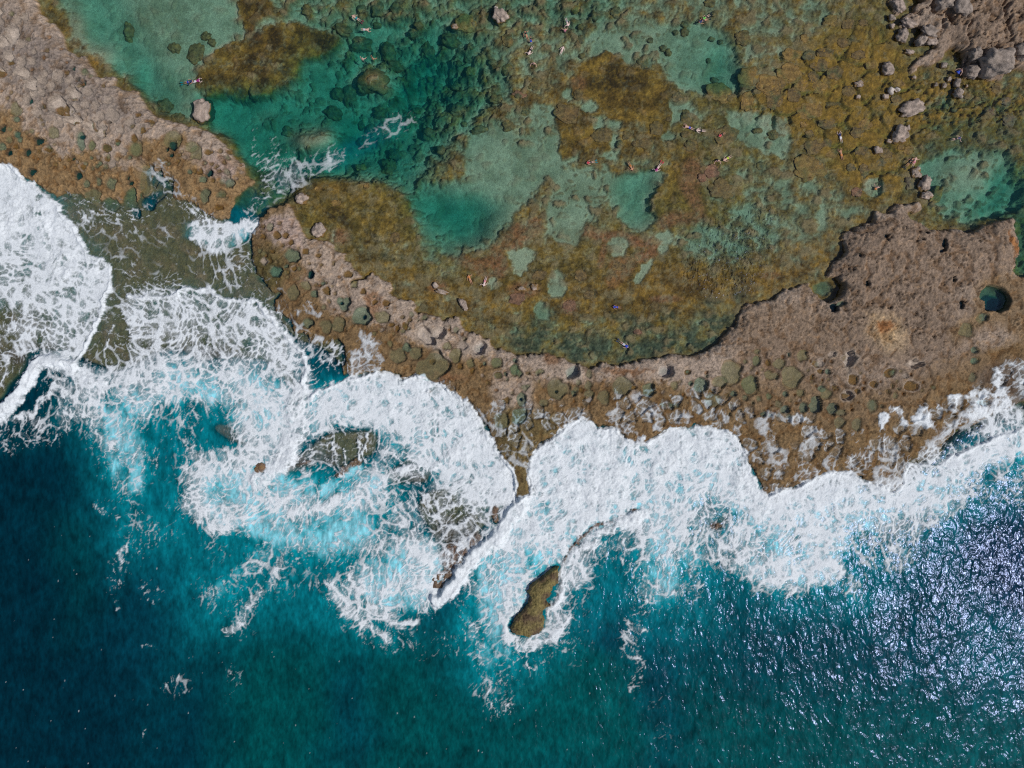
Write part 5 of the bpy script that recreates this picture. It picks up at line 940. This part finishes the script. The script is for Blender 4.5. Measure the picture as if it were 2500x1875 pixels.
def pose(kind):
    J = {}; E = []
    up = kind == 'wade'
    def pt(x, y, z): return (x, y, z)
    if up:
        J['pelvis'] = (pt(0, 0, -.28), .15); J['waist'] = (pt(0, .03, -.06), .135); J['chest'] = (pt(0, .06, .16), .17); J['neck'] = (pt(0, .08, .36), .06); J['head'] = (pt(0, .10, .50), .10); J['crown'] = (pt(0, .08, .60), .075); J['nose'] = (pt(0, .21, .50), .022)
        sh, el, hd = (.20, .07, .28), (.42, .20, .12), (.50, .46, .04)
        hip, kn, an_, toe = (.10, 0, -.36), (.12, .10, -.72), (.12, -.02, -1.1), (.13, .14, -1.15)
    else:
        J['pelvis'] = (pt(0, 0, 0), .14); J['waist'] = (pt(0, .22, .01), .125); J['chest'] = (pt(0, .42, .02), .155); J['neck'] = (pt(0, .62, .03), .06); J['head'] = (pt(0, .76, .03), .10); J['crown'] = (pt(0, .86, .04), .075); J['nose'] = (pt(0, .78, -.09), .022)
        sh = (.19, .52, .02)
        if kind == 'glide': el, hd = (.36, .70, -.02), (.24, .98, -.02)
        elif kind == 'sides': el, hd = (.36, .28, -.02), (.42, .02, -.03)
        else: el, hd = (.46, .46, -.03), (.62, .68, -.05)
        hip, kn, an_, toe = (.085, -.08, 0), (.105, -.48, -.05), (.12, -.88, -.08), (.13, -1.04, -.12)
    E += [('pelvis', 'waist'), ('waist', 'chest'), ('chest', 'neck'), ('neck', 'head'), ('head', 'crown'), ('head', 'nose')]
    for s_, t in ((1, 'l'), (-1, 'r')):
        def m(p, sx=s_): return (p[0]*sx, p[1], p[2])
        e2, h2 = el, hd
        if kind == 'crawl' and s_ < 0: e2, h2 = (.38, .26, .02), (.44, 0, .02)
        J['sh'+t] = (m(sh), .065); J['el'+t] = (m(e2), .045); J['wr'+t] = (tuple(np.array(m(e2))*.22+np.array(m(h2))*.78), .030); J['hd'+t] = (m(h2), .034)
        E += [('chest', 'sh'+t), ('sh'+t, 'el'+t), ('el'+t, 'wr'+t), ('wr'+t, 'hd'+t)]
        d = np.array(m(h2))-np.array(J['wr'+t][0]); d /= np.linalg.norm(d); sd2 = np.cross(d, (0, 0, 1.)); sd2 /= np.linalg.norm(sd2)
        for q, (off, ln) in enumerate([(-.032, .075), (-.011, .09), (.011, .085), (.032, .065)]):
            b = np.array(m(h2)); k1 = b+sd2*off+d*ln*.55; k2 = b+sd2*off*1.15+d*ln-np.array([0, 0, .012])
            J[f'f{q}{t}'] = (tuple(k1), .010); J[f'g{q}{t}'] = (tuple(k2), .008); E += [('hd'+t, f'f{q}{t}'), (f'f{q}{t}', f'g{q}{t}')]
        k1 = np.array(m(h2))-sd2*.05*s_+d*.015; J['th'+t] = (tuple(k1), .011); J['ti'+t] = (tuple(k1-sd2*.012*s_+d*.035), .009); E += [('wr'+t, 'th'+t), ('th'+t, 'ti'+t)]
        J['hip'+t] = (m(hip), .10); J['kn'+t] = (m(kn), .062); J['ca'+t] = (tuple(np.array(m(kn))*.65+np.array(m(an_))*.35+(0, 0, .01)), .056); J['an'+t] = (m(an_), .036); J['toe'+t] = (m(toe), .035)
        E += [('pelvis', 'hip'+t), ('hip'+t, 'kn'+t), ('kn'+t, 'ca'+t), ('ca'+t, 'an'+t), ('an'+t, 'toe'+t)]
    return skin_body(J, E, 'body_'+kind), J
POSES = {}
for k_ in ('glide', 'sides', 'crawl', 'wade'):
    me_, J_ = pose(k_); co = np.array([v.co[:] for v in me_.vertices]); no = np.array([v.normal[:] for v in me_.vertices]); fs = [tuple(p.vertices) for p in me_.polygons]
    ax = co[:, 2]*1.0 if k_ == 'wade' else co[:, 1]; off = .28 if k_ == 'wade' else 0
    ax = ax+off
    xx = np.abs(co[:, 0])
    def part_mesh(sel, inf, name):
        ff = [f for f in fs if all(sel[i] for i in f)]; idx = sorted({i for f in ff for i in f}); mp = {i: j for j, i in enumerate(idx)}
        m = bpy.data.meshes.new(name); m.from_pydata([tuple(co[i]+no[i]*inf) for i in idx], [], [tuple(mp[i] for i in f) for f in ff])
        for p in m.polygons: p.use_smooth = True
        return m
    headm = (ax > (.70 if k_ != 'wade' else .72)) & (xx < .13) & ((co[:, 2] > -.03) if k_ != 'wade' else ((co[:, 1] < .17)))
    POSES[k_] = dict(body=me_, J=J_, shorts=part_mesh((ax > -.34) & (ax < .07) & (xx < .26) & ((co[:, 1] < .25) if k_ == 'wade' else (xx < .26)), .014, 'shorts'),
                     shirt=part_mesh((ax > (.04 if k_ != 'wade' else .06)) & (ax < .60) & (xx < .27), .016, 'shirt'), bikini=part_mesh((ax > .36) & (ax < .45) & (xx < .2), .013, 'bikini_top'), hair=part_mesh(headm, .020, 'hair'))
def colour_copy(me, key):
    n = me.name.split('.')[0]+'_'+key
    if n in bpy.data.meshes: return bpy.data.meshes[n]
    m = me.copy(); m.name = n; m.materials.clear(); m.materials.append(PAL[key]); return m
def fin_mesh():
    V = []; 
    for z in (.010, -.010):
        V += [(-.05, 0, z), (.05, 0, z), (.075, -.16, z), (.11, -.42, z), (.05, -.46, z), (-.05, -.46, z), (-.11, -.42, z), (-.075, -.16, z)]
    F = [tuple(range(8))[::-1], tuple(range(8, 16))]+[(i, (i+1) % 8, 8+(i+1) % 8, 8+i) for i in range(8)]
    m = bpy.data.meshes.new('fin'); m.from_pydata(V, [], F); return m
FIN = fin_mesh()
def tube_mesh(name, pts, r, n=8):
    V = []; F = []
    for i, p in enumerate(pts):
        p = Vector(p); d = (Vector(pts[min(i+1, len(pts)-1)])-Vector(pts[max(i-1, 0)])).normalized(); q = d.to_track_quat('Z', 'Y')
        for j in range(n): V.append(tuple(p+q @ Vector((r*cos(2*pi*j/n), r*sin(2*pi*j/n), 0))))
    for i in range(len(pts)-1):
        for j in range(n): F.append((i*n+j, i*n+(j+1) % n, (i+1)*n+(j+1) % n, (i+1)*n+j))
    F += [tuple(range(n))[::-1], tuple(range((len(pts)-1)*n, len(pts)*n))]
    m = bpy.data.meshes.new(name); m.from_pydata(V, [], F)
    for p in m.polygons: p.use_smooth = True
    return m
SNORK = tube_mesh('snorkel', [(.0, .80, -.10), (.06, .79, -.10), (.11, .80, -.05), (.12, .83, .06), (.12, .88, .24)], .013)
def mask_mesh():
    m = bpy.data.meshes.new('diving_mask'); b = bmesh.new(); bmesh.ops.create_cube(b, size=1)
    for v in b.verts: v.co = Vector((v.co.x*.17, .79+v.co.y*.085, -.085+v.co.z*.05))
    bmesh.ops.bevel(b, geom=b.edges[:], offset=.014, segments=2, affect='EDGES'); b.to_mesh(m); b.free(); return m
MASK = mask_mesh()
def person(p, pose_, dx, dy, skin, label, shorts=None, shirt=None, bikini=None, fins=None, snork=False, hair='hair', z=None, s=1.0):
    x, y = P(p)[0]; Q = POSES[pose_]
    r = link(bpy.data.objects.new('person', None)); r.empty_display_size = .3
    zz = .02 if pose_ != 'wade' else .02
    r.location = (wx(x), wy(y), zz if z is None else z); r.rotation_euler = (0, 0, math.atan2(-dy, dx)-pi/2); s *= .76; r.scale = (s, s, s)
    r['label'] = label; r['category'] = 'person'; r['group'] = 'swimmers in the lagoon'
    ch = link(bpy.data.objects.new('body', colour_copy(Q['body'], skin)), r)
    c0 = -.40 if pose_ != 'wade' else 0
    ch.location = (0, c0, 0)
    def add(n, me, key):
        o = link(bpy.data.objects.new(n, colour_copy(me, key)), r); o.location = (0, c0, 0); return o
    add('hair', Q['hair'], hair)
    if shorts: add('shorts', Q['shorts'], shorts)
    if shirt: add('shirt', Q['shirt'], shirt)
    if bikini: add('bikini_top', Q['bikini'], bikini); 
    if fins:
        for t in 'lr':
            o = add('fin', FIN, fins); q = Q['J']['toe'+t][0]; o.location = (q[0], q[1]+c0+.03, q[2]); o.rotation_euler = (0, 0, (.22 if t == 'l' else -.22))
    if snork and pose_ != 'wade': add('snorkel', SNORK, 'lime' if snork == 'lime' else 'black'); add('diving_mask', MASK, 'lens')
    return r
person("A 1475,628", 'sides', 1, -.2, 'tan', 'snorkeller in navy shirt and blue shorts in the upper left pool', 'blue', 'navy', fins='teal', snork=True)
person("A 1530,622", 'glide', 1, -.25, 'pale', 'snorkeller in magenta shirt beside the one with blue shorts', 'white', 'magenta', fins='navy', snork=True)
person("B 832,128", 'sides', -1, -.6, 'fair', 'snorkeller with red fins and teal shorts in the upper channel', 'teal', fins='red', snork=True)
person("B 938,230", 'glide', 1, .08, 'fair', 'pale swimmer in white trunks floating over upper channel sand', 'white', s=.95)
person("B 902,462", 'wade', .2, -1, 'fair', 'dark haired wader with bare pink shoulders in the upper channel', 'red')
person("B 980,458", 'wade', .5, -1, 'tan', 'dark haired wader in a yellow bikini in the upper channel', 'yellow', bikini='yellow')
person("C 262,255", 'crawl', -.4, -1, 'tan', 'swimmer with black hair and yellow shorts below the white tipped rock', 'yellow', 'black')
person("C 304,320", 'sides', .1, 1, 'tan', 'swimmer in a blue and black suit with lime snorkel', 'black', 'blue', snork='lime', s=.8)
person("C 290,410", 'crawl', -.5, 1, 'pale', 'pale swimmer in black shorts kicking towards the teal water', 'black')
person("C 325,490", 'wade', -.1, 1, 'fair', 'bare shouldered wader alone over pale green sand', 'navy', s=1.05)
person("C 588,190", 'crawl', .3, 1, 'pale', 'pale swimmer just above the one in a pink suit', 'grey')
person("C 567,238", 'wade', -.1, -1, 'fair', 'wader in a pink and magenta suit over the upper coral flat', 'magenta', 'pink', hair='blond')
person("C 550,372", 'sides', .4, -1, 'pale', 'swimmer with white back and dark red shorts beside pale sand', 'red', s=.9)
person("C 1640,142", 'sides', -.8, .5, 'fair', 'swimmer in a bright green top over the sandy strip', 'black', 'green', fins='black', snork=True, s=.9)
person("C 1612,168", 'sides', -1, .4, 'tan', 'snorkeller in a dark wetsuit next to the green top', 'black', 'navy', fins='black', snork=True)
person("C 1505,977", 'glide', -1, -.35, 'fair', 'swimmer in blue shorts gliding past the pale swimmer', 'blue')
person("C 1592,1006", 'sides', -1, -.05, 'pale', 'pale swimmer in black bikini behind the blue shorts', 'black', bikini='black')
person("C 1762,1048", 'sides', -1, .6, 'tan', 'snorkeller in a dark red shirt over brown coral', 'black', 'red', snork=True, s=.85)
person("C 745,1256", 'sides', -1, .2, 'fair', 'snorkeller in a red shirt with teal fins over the green flat', 'black', 'red', fins='teal', snork=True, s=.85)
person("C 1082,1302", 'sides', .5, 1, 'tan', 'tanned swimmer in orange trunks in the small turquoise pool', 'orange')
person("C 1272,1312", 'crawl', -.7, 1, 'pale', 'snorkeller with red fins and magenta shirt in small pool', 'magenta', 'magenta', fins='red', snork=True)
person("C 1742,1240", 'wade', 0, 1, 'fair', 'bare shouldered wader beside the swimmer in lime shorts', 'black', s=1.05)
person("C 1800,1232", 'sides', -1, .55, 'fair', 'swimmer in lime shorts next to the bare shouldered wader', 'lime')
person("D 790,1040", 'glide', -.3, -1, 'pale', 'pale swimmer in white shorts and violet shirt over brown slabs', 'white', 'navy')
person("D 796,1172", 'glide', -.3, -1, 'tan', 'tanned swimmer with dark hair over the brown slabs', 'orange', fins=None)
person("D 1712,1066", 'crawl', 1, -.2, 'fair', 'diver in a dark suit splashing in the right hand pool', 'black', 'navy', snork=True)
person("D 1375,1228", 'crawl', .4, -1, 'fair', 'swimmer with pink skin above the rock spine', 'pink')
person("D 1345,1235", 'sides', .7, -.8, 'tan', 'snorkeller in a black wetsuit beside the pink skinned swimmer', 'black', 'black', fins='black', snork=True)
person("D 1070,1450", 'wade', .4, -1, 'fair', 'fair swimmer with dark hair on the pale green bottom', 'orange', s=1.05)
person("G 1722,872", 'crawl', -.4, -1, 'tan', 'orange skinned swimmer in a red top at the rusty reef crest', 'red', 'orange')
person("G 1838,930", 'crawl', -.3, 1, 'pale', 'pink swimmer below the rusty reef crest over turquoise sand', 'pink')
person("H 948,1104", 'sides', -1, -.1, 'tan', 'swimmer in a deep blue suit over the lower green flat', 'blue', 'blue', s=.85)
person("H 1042,1408", 'sides', 1, .7, 'fair', 'snorkeller in a bright blue shirt and white shorts near the shelf', 'white', 'blue', fins='navy', snork=True, s=1.05)
person("D 1692,562", 'wade', -.3, .3, 'fair', 'wader in a royal blue shirt by the shore boulders', 'navy', 'blue', hair='hair', z=.72, s=1.15)
print('TIME end', time.time()-T0)
